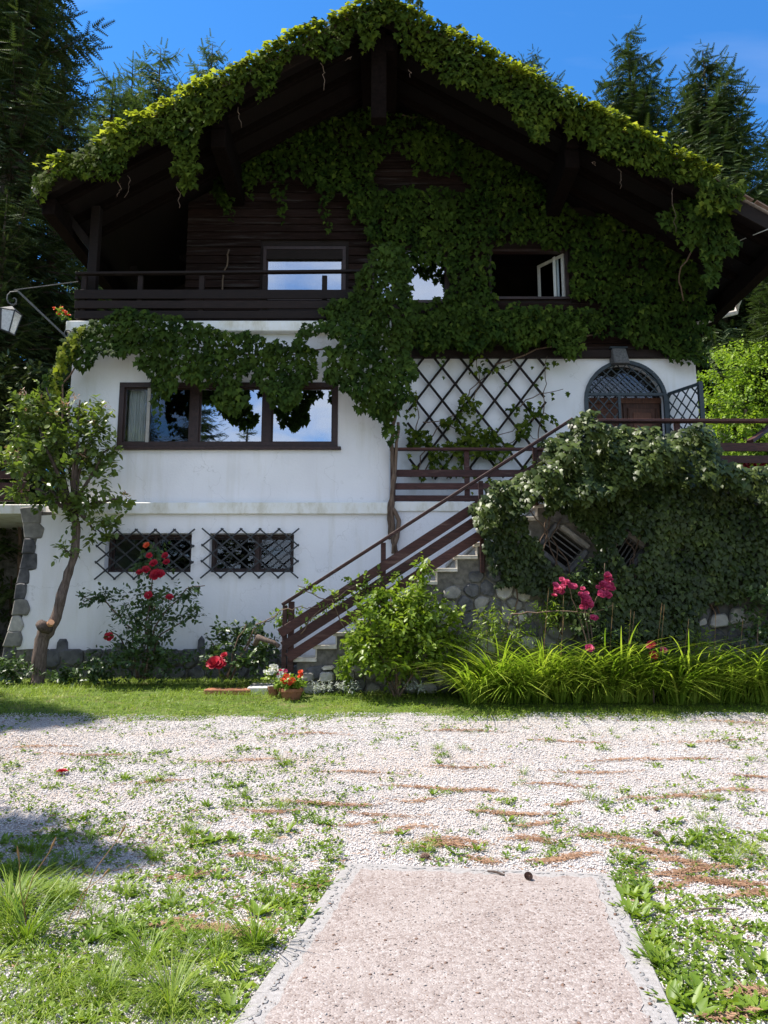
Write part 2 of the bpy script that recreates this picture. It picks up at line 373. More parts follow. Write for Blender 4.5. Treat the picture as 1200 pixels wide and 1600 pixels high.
    M_['petal_pink'] = leaf_mat('pink_petal', (.38, .015, .085), (.58, .05, .16), (.72, .16, .30), .35, .5, .3)
    M_['petal_orange'] = leaf_mat('orange_red_petal', (.6, .05, .02), (.75, .09, .03), (.8, .16, .06), .35, .5, .3)
    M_['petal_white'] = leaf_mat('white_petal', (.66, .64, .64), (.75, .74, .74), (.82, .8, .8), .35, .5, .3)
    M_['young_shoot'] = leaf_mat('reddish_shoot', (.25, .10, .07), (.40, .20, .13), (.5, .32, .2), .35)
    M_['needle'] = leaf_mat('dry_needle', (.13, .068, .04), (.25, .14, .088), (.38, .25, .165), .1, .8, .1)
    M_['straw'] = leaf_mat('dry_stalk', (.25, .14, .06), (.4, .25, .12), (.5, .36, .2), .2, .8, .1)
    M_['gravel_stone'] = None
    M = Mat('limestone_chips', .85, .25)
    a = M.n('ShaderNodeAttribute', attribute_name='tint'); M.color(M.ramp(a.outputs['Fac'], [(0, (.36, .325, .305)), (.3, (.48, .45, .435)), (.8, (.58, .55, .535)), (1, (.57, .47, .42))])); M_['gravel_stone'] = M.m
    M = Mat('gravel_bed', .9, .2)
    vo = M.n('ShaderNodeTexVoronoi', {'Vector': M.pos(), 'Scale': 62, 'Randomness': 1}); v2 = M.n('ShaderNodeTexVoronoi', {'Vector': M.pos(), 'Scale': 62, 'Randomness': 1}, feature='DISTANCE_TO_EDGE')
    bw = M.n('ShaderNodeRGBToBW', {0: vo.outputs['Color']})
    c = M.ramp(bw.outputs[0], [(.15, (.32, .29, .27)), (.5, (.49, .46, .445)), (.85, (.60, .57, .555))])
    c = M.mixc(M.n('ShaderNodeMapRange', {0: v2.outputs['Distance'], 1: .0, 2: .09, 3: .8, 4: 0}).outputs[0], c, (.17, .145, .125))
    c = M.mixc(M.n('ShaderNodeMapRange', {0: M.noise(1.1, 6, (.35, 1.4, 1)), 1: .46, 2: .72, 4: .6}).outputs[0], c, (.37, .27, .205))
    M.color(c).bump(v2.outputs['Distance'], .9, .02); M_['gravel_bed'] = M.m
    M = Mat('soil_and_turf', .95, .1)
    M.color(M.ramp(M.noise(5, 6), [(.3, (.05, .085, .016)), (.5, (.09, .13, .03)), (.72, (.15, .14, .06))])).bump(M.noise(30, 4), .8, .02); M_['ground'] = M.m
    M = Mat('pink_exposed_aggregate', .85, .25)
    vo = M.n('ShaderNodeTexVoronoi', {'Vector': M.pos(), 'Scale': 62}); v2 = M.n('ShaderNodeTexVoronoi', {'Vector': M.pos(), 'Scale': 62}, feature='DISTANCE_TO_EDGE'); bw = M.n('ShaderNodeRGBToBW', {0: vo.outputs['Color']})
    c = M.ramp(bw.outputs[0], [(.1, (.19, .15, .135)), (.4, (.285, .24, .222)), (.7, (.335, .29, .272)), (.95, (.38, .35, .335))])
    c = M.mixc(M.n('ShaderNodeMapRange', {0: v2.outputs['Distance'], 1: 0, 2: .12, 3: .45, 4: 0}).outputs[0], c, (.14, .11, .095))
    c = M.mixc(M.n('ShaderNodeMapRange', {0: M.noise(1.7, 6), 1: .45, 2: .75, 4: .5}).outputs[0], c, (.34, .30, .28))
    c = M.mixc(M.n('ShaderNodeMapRange', {0: M.noise(4.3, 7, (1, 1, 1), .7), 1: .5, 2: .7, 4: .45}).outputs[0], c, (.19, .145, .128))
    M.color(c).bump(v2.outputs['Distance'], .7, .012); M_['pad_pink'] = M.m
    M = Mat('pale_washed_concrete', .85, .25)
    v2 = M.n('ShaderNodeTexVoronoi', {'Vector': M.pos(), 'Scale': 85}, feature='DISTANCE_TO_EDGE')
    c = M.ramp(M.noise(40, 5), [(.3, (.23, .215, .207)), (.7, (.33, .315, .307))]); M.color(c).bump(v2.outputs['Distance'], .5, .008); M_['pad_grey'] = M.m
    M_['pebble'] = plain_mat('dark_pebble', (.13, .13, .135), (.32, .31, .30), 30, .7, .3, .3)
    M_['cone'] = plain_mat('pine_cone_scale', (.10, .06, .045), (.24, .15, .11), 60, .8, .2, .5)
build_mats()
# ------------------------------------------------------------------ the ground
def ground():
    xs = np.concatenate([[-900, -300, -120, -60, -30], np.linspace(-20, 20, 81), [30, 60, 120, 300, 900]])
    ys = np.concatenate([[-900, -200, -60, -25], np.linspace(-12, 24, 73), [27, 30, 34, 40, 50, 60, 90, 140, 200, 400, 1200]])
    X, Y = np.meshgrid(xs, ys); Z = G(Y) + .012 * (vnoise(X * 1.3, Y * 1.3, 3) - .5) * (np.abs(X) < 25) - .012
    V = np.stack([X, Y, Z], -1).reshape(-1, 3); n = len(xs)
    F = [(j * n + i, j * n + i + 1, (j + 1) * n + i + 1, (j + 1) * n + i) for j in range(len(ys) - 1) for i in range(n - 1)]
    o = link('ground', mesh_np('ground', V, F), M_['ground'], smooth=True); tag(o, 'grassy ground rising gently from the yard up to the house', None, kind='structure')
    # the gravel yard lies on it
    xs = np.linspace(-22, 22, 177); ys = np.linspace(-8, 10.2, 92)
    X, Y = np.meshgrid(xs, ys); Z = G(Y) + .004 + .02 * (vnoise(X * 2.1, Y * 2.1, 8) - .5) * (Y > 6.5)
    edge = 9.62 + .34 * (vnoise(X * .9, X * 0, 21) - .5) + .22 * (vnoise(X * 4, X * 0, 22) - .5)
    Z = np.where(Y > edge, Z - .05, Z)
    V = np.stack([X, Y, Z], -1).reshape(-1, 3); n = len(xs)
    F = [(j * n + i, j * n + i + 1, (j + 1) * n + i + 1, (j + 1) * n + i) for j in range(len(ys) - 1) for i in range(n - 1)]
    o = link('gravel_yard', mesh_np('gravel_yard', V, F), M_['gravel_bed'], smooth=True); tag(o, 'pale gravel yard in full sun in front of the house', None, kind='structure')
ground()

# concrete pad in the foreground, with its border of dark pebbles
PADZ = .03
pa, pb, pc_, pd_ = gp(540, 1348, PADZ), gp(955, 1365, PADZ), gp(1062, 1600, PADZ), gp(363, 1600, PADZ)
pc_ = pb + (pc_ - pb) * 1.9; pd_ = pa + (pd_ - pa) * 1.9
def padpt(u, v, z=PADZ):
    p = (pa * (1 - u) + pb * u) * (1 - v) + (pd_ * (1 - u) + pc_ * u) * v; return Vector((p.x, p.y, z))
def pad():
    m = MB(); m.quad_box([padpt(0, 1, -.08), padpt(1, 1, -.08), padpt(1, 0, -.08), padpt(0, 0, -.08), padpt(0, 1), padpt(1, 1), padpt(1, 0), padpt(0, 0)])
    o = m.build('paved_pad', M_['pad_grey'], bevel=.006); tag(o, 'pink pebbled concrete pad set in the gravel', None, kind='structure')
    # inner pink field, a sheet just above the border, with an uneven edge
    V, F = [], []; nu, nv = 40, 60
    for j in range(nv + 1):
        for i in range(nu + 1):
            u = .07 + .86 * i / nu; v = .032 + .968 * j / nv
            k = .02 * (vnoise(i * .9, j * .9, 5) - .5)
            V.append(padpt(u + (k if i in (0, nu) else 0), v + (k if j == 0 else 0), PADZ + .004))
            if i and j: a = j * (nu + 1) + i; F.append((a, a - 1, a - nu - 2, a - nu - 1))
    link('aggregate_field', mesh_np('aggregate_field', np.array(V), F), M_['pad_pink'], o)
    k = 0; L = (pd_ - pa).length
    protos = []
    for q in range(8):
        v = CHIP[0] * np.array([1, .55, .34]) + RNG.normal(0, .08, (8, 3)); me = mesh_np('pebble', v, CHIP[1]); me.materials.append(M_['pebble']); protos.append(me)
    def peb(u, v, yaw):
        me = protos[random.randrange(8)]; p = bpy.data.objects.new('pebble', me); COL.objects.link(p); p.parent = o
        p.location = padpt(u, v, PADZ + .002); s = random.uniform(.012, .026); p.scale = (s, s * random.uniform(.8, 1.2), s * .28); p.rotation_euler = (0, 0, yaw + random.uniform(-.5, .5))
    dl = math.atan2((pd_ - pa).y, (pd_ - pa).x); dr = math.atan2((pc_ - pb).y, (pc_ - pb).x)
    for i in range(92):
        v = .012 + .62 * i / 92
        if random.random() < .72: peb(.038 + random.uniform(-.009, .009), v + random.uniform(-.004, .004), dl)
        if random.random() < .72: peb(.962 + random.uniform(-.009, .009), v + random.uniform(-.004, .004), dr)
    for i in range(52):
        if random.random() < .55: peb(.06 + .88 * i / 51, .014 + random.uniform(-.003, .003), 0)
pad()

# ------------------------------------------------------------------ the house: planes
YL, YM, YB, YR_, YE, YT = 12.7, 12.8, 14.1, 12.1, 23.0, 11.2
XL, XM, XRT = xx(108, 640, YM), xx(608, 720, YM), xx(1086, 560, YB)
Z0, ZLED, ZDECK, ZFL = .55, zz(787, YL), zz(751, YT), zz(503, YL)
ridge, eaveL, eaveR = at(590, 14, YR_), at(60, 288, YR_), at(1240, 357, YR_)
BASE = Vector(((XL + XRT) / 2, 16, .8))
house = empty('chalet', BASE, 'white and dark timber chalet under a broad gable roof overgrown with creeper', 'house')

def cornice(name, x0, x1, y0, py0, py1, Y):
    MB().box(x0, x1, y0, Y + .05, zz(py1, y0), zz(py0, y0)).build(name, M_['cornice'], house, bevel=.012)
# openings
W1 = [(xx(164, 860, YL), xx(299, 860, YL)), (xx(327, 860, YL), xx(459, 860, YL))]
WZ = (zz(894, YL), zz(833, YL))
BW = (xx(185, 650, YM), xx(528, 650, YM), zz(699, YM), zz(598, YM))
holed_wall('lower_wall', M_['plaster'], house, XL - .02, XRT, Z0, ZLED, YL, YL + .35, [(a, b, *WZ) for a, b in W1])
holed_wall('middle_wall', M_['plaster'], house, XL, XM, ZLED, ZFL, YM, YM + .3, [BW])
MB().box(XM - .3, XM - .002, YM + .302, YB, ZLED, ZFL).build('return_wall', M_['plaster'], house)
# ledge between the storeys and cornice under the balcony
MB().box(XL - .06, XM + .05, YL - .07, YM - .002, zz(803, YL - .07), ZLED + .012).build('storey_ledge', M_['cornice'], house, bevel=.012)
MB().box(XM + .052, xx(770, 790, YL), YL - .03, YM + .2, zz(799, YL - .03), ZLED + .03).build('storey_ledge', M_['cornice'], house, bevel=.01)
MB().box(XL - .09, XM + .04, YL - .06, YM + .28, zz(517, YL - .06), ZFL).build('balcony_slab', M_['cornice'], house, bevel=.012)
# recessed wall behind the terrace with the arched doorway
DX0, DX1 = xx(916, 640, YB), xx(1040, 640, YB); DR = (DX1 - DX0) / 2; DCX = (DX0 + DX1) / 2
DZT = zz(567, YB); DZS = DZT - DR
holed_wall('recessed_wall', M_['plaster'], house, XM, XRT, ZLED, ZFL, YB, YB + .3, [(DX0, DX1, ZLED, DZT)])
m = MB(); n = 18                                   # masonry over the arch
for i in range(n):
    a0, a1 = math.pi * i / n, math.pi * (i + 1) / n
    p0, p1 = (DCX + DR * math.cos(a0), DZS + DR * math.sin(a0)), (DCX + DR * math.cos(a1), DZS + DR * math.sin(a1))
    m.prism([(p0[0], DZT), p0, p1, (p1[0], DZT)] if i not in (0, n - 1) else [(p0[0], DZT), p0, p1, (p1[0], DZT)], YB, YB + .3)
m.build('arch_masonry', M_['plaster'], house)
MB().box(XL, XL + .3, YL + .352, YE, Z0, ZFL).build('side_wall', M_['plaster'], house)
MB().box(XRT - .3, XRT, YB + .302, YE, Z0, ZFL).build('side_wall', M_['plaster'], house)
MB().box(XL + .3, XRT - .3, YE - .3, YE, Z0, ZFL + 3).build('rear_wall', M_['plaster'], house)
# rooms behind the openings
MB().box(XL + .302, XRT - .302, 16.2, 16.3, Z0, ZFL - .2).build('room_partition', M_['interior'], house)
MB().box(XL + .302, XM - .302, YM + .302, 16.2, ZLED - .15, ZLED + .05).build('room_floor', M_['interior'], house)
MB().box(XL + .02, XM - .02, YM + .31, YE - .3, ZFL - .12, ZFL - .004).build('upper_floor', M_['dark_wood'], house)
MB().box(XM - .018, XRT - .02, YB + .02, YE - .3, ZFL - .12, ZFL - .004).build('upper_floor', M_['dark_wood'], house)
MB().box(XM + .05, XRT, YB - .10, YB - .004, ZFL - .16, ZFL - .002).build('sill_beam', M_['dark_wood'], house, bevel=.01)

# ------------------------------------------------------------------ roof
def under(x, off=.0):
    """height of the roof underside line at x"""
    e = eaveL if x < ridge.x else eaveR; t = (x - ridge.x) / (e.x - ridge.x)
    return ridge.z + (e.z - ridge.z) * t - .30 - off
def roof():
    for e in (eaveL, eaveR):
        d = (e - ridge).normalized()
        t, b = .06, .22
        def sl(z0, z1, ya, yb): return [(ridge.x, ya, ridge.z + z0), (e.x, ya, e.z + z0), (e.x, yb, e.z + z0), (ridge.x, yb, ridge.z + z0), (ridge.x, ya, ridge.z + z1), (e.x, ya, e.z + z1), (e.x, yb, e.z + z1), (ridge.x, yb, ridge.z + z1)]
        MB().quad_box(sl(-.10, 0, YR_ + .004, YE + .6)).build('roof_slope', M_['roof'], house)
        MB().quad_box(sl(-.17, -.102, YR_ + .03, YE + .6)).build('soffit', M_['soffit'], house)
        MB().quad_box(sl(-.30, -.03, YR_ - .035, YR_)).build('verge_board', M_['dark_wood'], house)
        MB().quad_box(sl(.004, .03, YR_ - .06, YR_ + .14)).build('verge_flashing', M_['verge'], house)
        # tile ends along the verge
        L = (e - ridge).length; k = int(L / .38)
        for i in range(k):
            p = ridge + (e - ridge) * ((i + .5) / k); s = MB().beam((p - d * .17) + Vector((0, YR_ * 0 - .05, .05)), (p + d * .16) + Vector((0, -.05, .035)), .16, .02, (0, 0, 1))
            s.build('verge_tile', M_['roof'], house)
        # common rafters under the overhang, tight under the soffit
        for y in (YR_ + .35, YR_ + 1.0, YR_ + 1.65):
            a, b2 = Vector((ridge.x, y, ridge.z - .245)), Vector((e.x, y, e.z - .245))
            MB().beam(a, b2, .1, .14).build('rafter', M_['extra_dark_wood'], house, bevel=.008)
        # purlins running back under the slope, their ends proud of the wall
        for f in ((.035, .48, .97)):
            p = ridge + (e - ridge) * f
            MB().box(p.x - .11, p.x + .11, YR_ + .06, YE, p.z - .62, p.z - .32).build('purlin', M_['extra_dark_wood'], house, bevel=.01)
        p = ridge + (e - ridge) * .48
        MB().box(p.x - .13, p.x + .13, YR_ + .12, YB, p.z - .98, p.z - .63).build('purlin_bracket', M_['extra_dark_wood'], house, bevel=.012)
        # eave gutter
        MB().tube([(e.x + d.x * .06, YR_ + .02, e.z - .06), (e.x + d.x * .06, YE + .6, e.z - .06)], .075, 8).build('gutter', M_['zinc'], house, smooth=True)
        MB().box(e.x - .03, e.x + .03, YR_ + .003, YE + .6, e.z - .31, e.z - .172).build('eave_board', M_['soffit'], house)
    # king post hanging from the ridge, and collar braces
    a, b = at(580, 60, YR_ + .1), at(604, 185, YR_ + .1)
    MB().box(a.x, b.x, YR_ + .08, YR_ + .30, b.z, ridge.z - .3).build('king_post', M_['extra_dark_wood'], house, bevel=.012)
    # loggia post and eave braces at the left
    MB().box(xx(140, 400, YM + .15), xx(154, 400, YM + .15), YM + .08, YM + .24, ZFL, under(xx(147, 300, YM)) - .02).build('loggia_post', M_['dark_wood'], house, bevel=.01)
    MB().beam(at(150, 395, YM + .2), at(92, 322, YM + .1), .1, .14).build('eave_brace', M_['soffit'], house, bevel=.01)
    MB().beam(at(215, 440, 15.5), at(168, 310, 15.0), .12, .14).build('loggia_brace', M_['dark_wood'], house, bevel=.01)
    MB().beam(at(225, 360, 15.5), at(292, 405, 16), .12, .14).build('loggia_brace', M_['dark_wood'], house, bevel=.01)
    # right: rain pipe bending in under the eave
    e = at(1152, 476, 15.2)
    MB().tube([at(1196, 398, 13.6), at(1165, 445, 14.6), e, at(1150, 488, 15.25), at(1130, 493, 15.2), at(1085, 508, 14.5)], .055, 8).build('downpipe', M_['zinc'], house, smooth=True)
roof()

# ------------------------------------------------------------------ timber gable
XG = xx(290, 430, YB)
UW = [(xx(411, 430, YB), xx(540, 430, YB), zz(470, YB), zz(386, YB)), (xx(582, 430, YB), xx(702, 430, YB), zz(474, YB), zz(384, YB)), (xx(764, 430, YB), xx(888, 430, YB), zz(468, YB), zz(390, YB))]
def gable():
    core = holed_wall('gable_wall', M_['dark_wood'], house, XG, XRT, ZFL, ZFL + 3.0, YB + .03, YB + .14, UW)
    # upper triangle of the gable
    m = MB(); zt = ZFL + 3.002
    xl = ridge.x + (eaveL.x - ridge.x) * (ridge.z - .32 - zt) / (ridge.z - eaveL.z); xr = ridge.x + (eaveR.x - ridge.x) * (ridge.z - .32 - zt) / (ridge.z - eaveR.z)
    m.prism([(max(xl, XG), zt), (min(xr, XRT), zt), (min(xr, XRT), max(zt + .01, under(min(xr, XRT)))), (ridge.x, ridge.z - .34), (max(xl, XG), max(zt + .01, under(max(xl, XG))))], YB + .03, YB + .14)
    m.build('gable_top', M_['dark_wood'], house)
    z, k = ZFL + .002, 0
    while z < ridge.z - .6:
        h = random.choice((.15, .165, .18)); z1 = z + h - .008
        lo, hi = XG, XRT
        if under(XG) < z1: lo = ridge.x + (eaveL.x - ridge.x) * (ridge.z - .34 - z1) / (ridge.z - eaveL.z)
        if under(XRT) < z1: hi = ridge.x + (eaveR.x - ridge.x) * (ridge.z - .34 - z1) / (ridge.z - eaveR.z)
        segs = [(lo, hi)]
        for w in UW:
            if w[2] - .06 < z1 and z < w[3] + .06:
                segs = [s for a, b in segs for s in ((a, min(b, w[0] - .06)), (max(a, w[1] + .06), b)) if s[1] - s[0] > .05]
        out = []
        for a, b in segs:
            while b - a > 4.2: c = a + random.uniform(2.2, 3.8); out.append((a, c - .004)); a = c + .004
            out.append((a, b))
        for a, b in out:
            j = random.uniform(-.006, .006); t = random.uniform(.0, .014)
            MB().quad_box([(a, YB - .012 - t, z), (b, YB - .012 - t + j, z), (b, YB + .028, z), (a, YB + .028, z), (a, YB + .004, z1), (b, YB + .004 + j, z1), (b, YB + .028, z1), (a, YB + .028, z1)]).build('plank', M_['old_wood'], core)
        z += h; k += 1
    # loggia: dark rear and side boards, left open outward
    MB().box(XL, XG - .002, 17, 17.1, ZFL, ZFL + 2.9).build('loggia_wall', M_['dark_wood'], house)
    MB().box(XG, XG + .1, YB + .142, 17, ZFL, ZFL + 3.2).build('loggia_wall', M_['dark_wood'], house)
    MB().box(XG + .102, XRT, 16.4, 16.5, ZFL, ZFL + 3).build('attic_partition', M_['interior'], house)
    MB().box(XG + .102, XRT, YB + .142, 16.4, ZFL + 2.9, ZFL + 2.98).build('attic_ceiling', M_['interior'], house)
    MB().box(XRT - .1, XRT, YB + .142, 17, ZFL, ZFL + 2.0).build('attic_side_wall', M_['dark_wood'], house)
gable()

def window(name, x0, x1, z0, z1, Y, bars, fw=.06, mat='frame_wood', depth=.1, glass='glass', rows=(), proud=.02, panes=None):
    """outer frame with its bars, each pane of glass its own piece"""
    m = MB(); y0, y1 = Y - proud, Y + depth
    m.box(x0, x1, y0, y1, z1 - fw, z1).box(x0, x1, y0, y1, z0, z0 + fw).box(x0, x0 + fw, y0 + .002, y1 - .002, z0 + fw, z1 - fw).box(x1 - fw, x1, y0 + .002, y1 - .002, z0 + fw, z1 - fw)
    f = m.build(name, M_[mat], house)
    edges = [x0 + fw] + [b for bb in bars for b in (bb[0], bb[1])] + [x1 - fw]
    for a, b in bars: MB().box(a, b, y0 + .004, y1 - .004, z0 + fw, z1 - fw).build('mullion', M_[mat], f)
    for i in range(0, len(edges), 2):
        a, b = edges[i], edges[i + 1]; s = .028
        MB().box(a, a + s, Y + .03, Y + .07, z0 + fw, z1 - fw).box(b - s, b, Y + .03, Y + .07, z0 + fw, z1 - fw).box(a + s, b - s, Y + .032, Y + .068, z0 + fw, z0 + fw + s).box(a + s, b - s, Y + .032, Y + .068, z1 - fw - s, z1 - fw).build('sash', M_[mat], f)
        g = glass if panes is None else panes[i // 2]
        if g: MB().box(a + s + .001, b - s - .001, Y + .045, Y + .053, z0 + fw + s + .001, z1 - fw - s - .001).build('pane', M_[g], f)
    return f
def openings():
    x0, x1, z0, z1 = BW; X = lambda p: xx(p, 650, YM)
    bw = window('window', x0, x1, z0, z1, YM + .0, [(X(297), X(311)), (X(411), X(424))], .085, panes=['glass_dim', 'glass', 'glass'])
    MB().box(x0 - .05, x1 + .06, YM - .09, YM + .05, z0 - .05, z0 - .002).build('sill', M_['frame_wood'], bw, bevel=.006)
    MB().box(X(228), X(233), YM + .02, YM + .09, z0 + .086, z1 - .086).build('glazing_bar', M_['pale_frame'], bw)
    for i, (a, b) in enumerate(W1):
        w = window('window', a + .004, b - .004, WZ[0] + .004, WZ[1] - .004, YL + .2, [((a + b) / 2 + .04, (a + b) / 2 + .1)], .05, panes=['glass_dim', 'glass_dim'], depth=.08)
    # attic windows: two glazed, the third with its casement swung inward
    u = window('window', *UW[0], YB, [], .06, panes=['glass'], proud=.03)
    MB().box(UW[0][0] + .06, UW[0][1] - .06, YB - .015, YB + .09, zz(405, YB), UW[0][3] - .061).build('blind_box', M_['dark_wood'], u)
    u = window('window', *UW[1], YB, [(xx(626, 430, YB), xx(632, 430, YB))], .06, panes=['glass', 'glass'], proud=.03)
    x0, x1, z0, z1 = UW[2]; fw = .05
    m = MB().box(x0, x1, YB - .03, YB + .1, z1 - fw, z1).box(x0, x1, YB - .03, YB + .1, z0, z0 + fw).box(x0, x0 + fw, YB - .028, YB + .098, z0 + fw, z1 - fw).box(x1 - fw, x1, YB - .028, YB + .098, z0 + fw, z1 - fw)
    f = m.build('window', M_['frame_wood'], house)
    ang = R(128); hx, hy = x1 - fw - .01, YB + .06; w = .66
    def P(s, t=0): return (hx - s * math.cos(math.pi - ang) * -1 * -1, hy + s * math.sin(math.pi - ang))
    def bar(s0, s1, a, b, th=.045):
        d = Vector((-math.cos(math.pi - ang), math.sin(math.pi - ang), 0)); q = Vector((hx, hy, 0))
        n_ = Vector((d.y, -d.x, 0)) * th / 2; p0, p1 = q + d * s0, q + d * s1
        return [(p0 - n_) + Vector((0, 0, a)), (p1 - n_) + Vector((0, 0, a)), (p1 + n_) + Vector((0, 0, a)), (p0 + n_) + Vector((0, 0, a)), (p0 - n_) + Vector((0, 0, b)), (p1 - n_) + Vector((0, 0, b)), (p1 + n_) + Vector((0, 0, b)), (p0 + n_) + Vector((0, 0, b))]
    za, zb = z0 + fw + .005, z1 - fw - .005; m = MB()
    for q in (bar(0, .06, za, zb), bar(w - .06, w, za, zb), bar(.06, w - .06, za, za + .06), bar(.06, w - .06, zb - .06, zb)): m.quad_box(q)
    s = m.build('open_casement', M_['pale_frame'], f); s['label'] = 'pale casement swung inward'
    MB().quad_box(bar(.062, w - .062, za + .062, zb - .062, .006)).build('pane', M_['glass_dim'], s)
openings()
def pleated(name, x0, x1, y, z0, z1, label, waves=7, mat='curtain'):
    V, F = [], []; n = waves * 8
    for i in range(n + 1):
        t = i / n; x = x0 + (x1 - x0) * t; yy = y + .025 * math.sin(t * waves * 2 * math.pi) + .008 * math.sin(t * 31)
        V += [(x, yy, z0), (x, yy, z1)]
        if i: k = 2 * i; F.append((k - 2, k, k + 1, k - 1))
    o = link(name, mesh_np(name, np.array(V), F), M_[mat], smooth=True); tag(o, label, 'curtain')
X = lambda p: xx(p, 650, YM)
pleated('curtain', X(196), X(224), YM + .16, BW[2] + .05, BW[3] - .06, 'white pleated curtain at the left end of the wide window')
pleated('curtain', X(494), X(524), YM + .16, BW[2] + .05, BW[3] - .06, 'white pleated curtain at the right end of the wide window')
pleated('curtain', xx(868, 430, YB), xx(886, 430, YB), YB + .2, UW[2][2] + .08, UW[2][3] - .05, 'narrow white curtain beside the open attic casement', 4)
pleated('curtain', xx(418, 430, YB), xx(444, 430, YB), YB + .14, UW[0][2] + .05, zz(406, YB), 'white curtain inside the balcony window of the timber gable', 6)

# ------------------------------------------------------------------ doorway and its iron gate
def doorway():
    y = YB + .16
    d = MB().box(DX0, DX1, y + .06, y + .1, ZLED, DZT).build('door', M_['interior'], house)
    mid = DCX + .0
    ZTR = zz(617, YB)
    for a, b in ((DX0 + .05, mid - .01), (mid + .01, DX1 - .05)):
        lf = MB().box(a, b, y + .02, y + .058, ZDECK - .03, ZTR - .12).build('door_leaf', M_['door_wood'], house)
        w = b - a; zs = [ZDECK + .12, ZDECK + .85, ZDECK + .98, ZTR - .22]
        for z0, z1 in ((zs[0], zs[1]), (zs[2], zs[3])):
            MB().box(a + .09, b - .09, y - .004, y + .018, z0, z1).build('door_panel', M_['door_wood'], lf, bevel=.012)
            MB().box(a + .17, b - .17, y - .022, y - .006, z0 + .09, z1 - .09).build('door_panel', M_['door_wood'], lf, bevel=.008)
            m = MB()
            for q in ((a + .075, a + .089), (b - .089, b - .075)): m.box(*q, y - .012, y + .019, z0 - .015, z1 + .015)
            m.build('moulding', M_['door_wood'], lf)
    MB().box(DX0 + .02, DX1 - .02, y, y + .058, ZTR - .118, ZTR - .01).build('transom', M_['door_wood'], house)
    # fanlight glass
    pts = [(DCX + (DR - .05) * math.cos(t), DZS + (DR - .05) * math.sin(t)) for t in np.linspace(0, math.pi, 15)]
    MB().prism(pts, y + .04, y + .05).build('fanlight_pane', M_['glass_dim'], house)
    # iron frame following the arch, with fixed lattice on the fanlight and on the left half
    g = empty('iron_door_grille', (DCX, YB, ZDECK), 'blue black iron lattice grille filling the arched doorway', 'door grille')
    yy = YB - .02; I = M_['blue_iron']
    arc = [(DCX - DR, yy, ZDECK)] + [(DCX + DR * math.cos(t), yy, DZS + DR * math.sin(t)) for t in np.linspace(math.pi, 0, 17)] + [(DCX + DR, yy, ZDECK)]
    m = MB()
    for a, b in zip(arc, arc[1:]): m.beam(a, b, .07, .07, (0, 1, 0))
    m.build('grille_frame', I, g)
    MB().beam((DX0, yy, ZTR), (DX1, yy, ZTR), .05, .055).build('cross_rail', I, g)
    xm = xx(968, 650, YB)
    MB().beam((xm, yy, ZDECK), (xm, yy, ZTR - .03), .05, .05, (0, 1, 0)).build('centre_bar', I, g)
    def lattice(x0, x1, z0, z1, inside, parent, sx_=.2, sz=.22, w=.018, yf=lambda x: yy):
        for sgn in (1, -1):
            for k in range(-14, 15):
                pts = []
                for t in np.linspace(0, 1, 60):
                    x = x0 + (x1 - x0) * t; z = (z0 + k * sz) + sgn * (x - x0) * sz / sx_
                    if z0 <= z <= z1 and inside(x, z): pts.append((x, z))
                if len(pts) > 3 and abs(pts[-1][0] - pts[0][0]) > .06:
                    a, b = pts[0], pts[-1]; off = .006 * sgn
                    MB().beam((a[0], yf(a[0]) + off, a[1]), (b[0], yf(b[0]) + off, b[1]), w, w, (0, 1, 0)).build('lattice_bar', I, parent)
    lattice(DX0, DX1, ZTR, DZT, lambda x, z: (x - DCX) ** 2 + (z - DZS) ** 2 < (DR - .02) ** 2, g, .2, .2)
    lattice(DX0 + .03, xm - .02, ZDECK, ZTR - .02, lambda x, z: True, g, .2, .24)
    # hinged leaf standing open toward the terrace
    h = Vector((DX1 + .04, YB - .03, 0)); f = at(1094, 597, 13.42); dd = Vector((f.x - h.x, f.y - h.y, 0)); L = dd.length; dd.normalize()
    lg = empty('iron_gate', (h.x, h.y, ZDECK), 'narrow iron lattice gate standing open at the right of the arched door', 'gate')
    P = lambda s, z: Vector((h.x + dd.x * s, h.y + dd.y * s, z)); z0, z1 = ZDECK + .05, ZTR
    m = MB().beam(P(0, z0), P(0, z1), .045, .045, (0, 1, 0)).beam(P(L, z0), P(L, z1 + .03), .075, .05, (0, 1, 0)).beam(P(.02, z1), P(L - .03, z1), .045, .05).beam(P(.02, z0), P(L - .03, z0), .045, .05)
    m.build('gate_frame', I, lg)
    for sgn in (1, -1):
        for k in range(-8, 14):
            pts = []
            for s in np.linspace(.02, L - .02, 50):
                z = z0 + k * .26 + sgn * s * 1.25
                if z0 <= z <= z1: pts.append((s, z))
            if len(pts) > 3: MB().beam(P(*pts[0]), P(*pts[-1]), .02, .02, (0, 1, 0)).build('lattice_bar', I, lg)
    # lamp over the keystone
    a, b = at(955, 568, YB - .12), at(980, 545, YB - .12)
    t = empty('door_lamp', ((a.x + b.x) / 2, YB - .1, a.z), 'small grey metal lamp fixed above the arched doorway', 'lamp')
    MB().quad_box([(a.x + .04, YB - .2, a.z - .02), (b.x + .02, YB - .2, a.z - .02), (b.x, YB - .005, a.z), (a.x, YB - .005, a.z), (a.x + .02, YB - .16, b.z), (b.x - .04, YB - .16, b.z), (b.x - .04, YB - .005, b.z), (a.x, YB - .005, b.z)]).build('lamp_body', M_['lantern_iron'], t, bevel=.01)
    MB().box(a.x - .02, b.x + .0, YB - .17, YB - .006, b.z + .001, b.z + .03).build('lamp_cap', M_['blue_iron'], t, bevel=.006)
doorway()

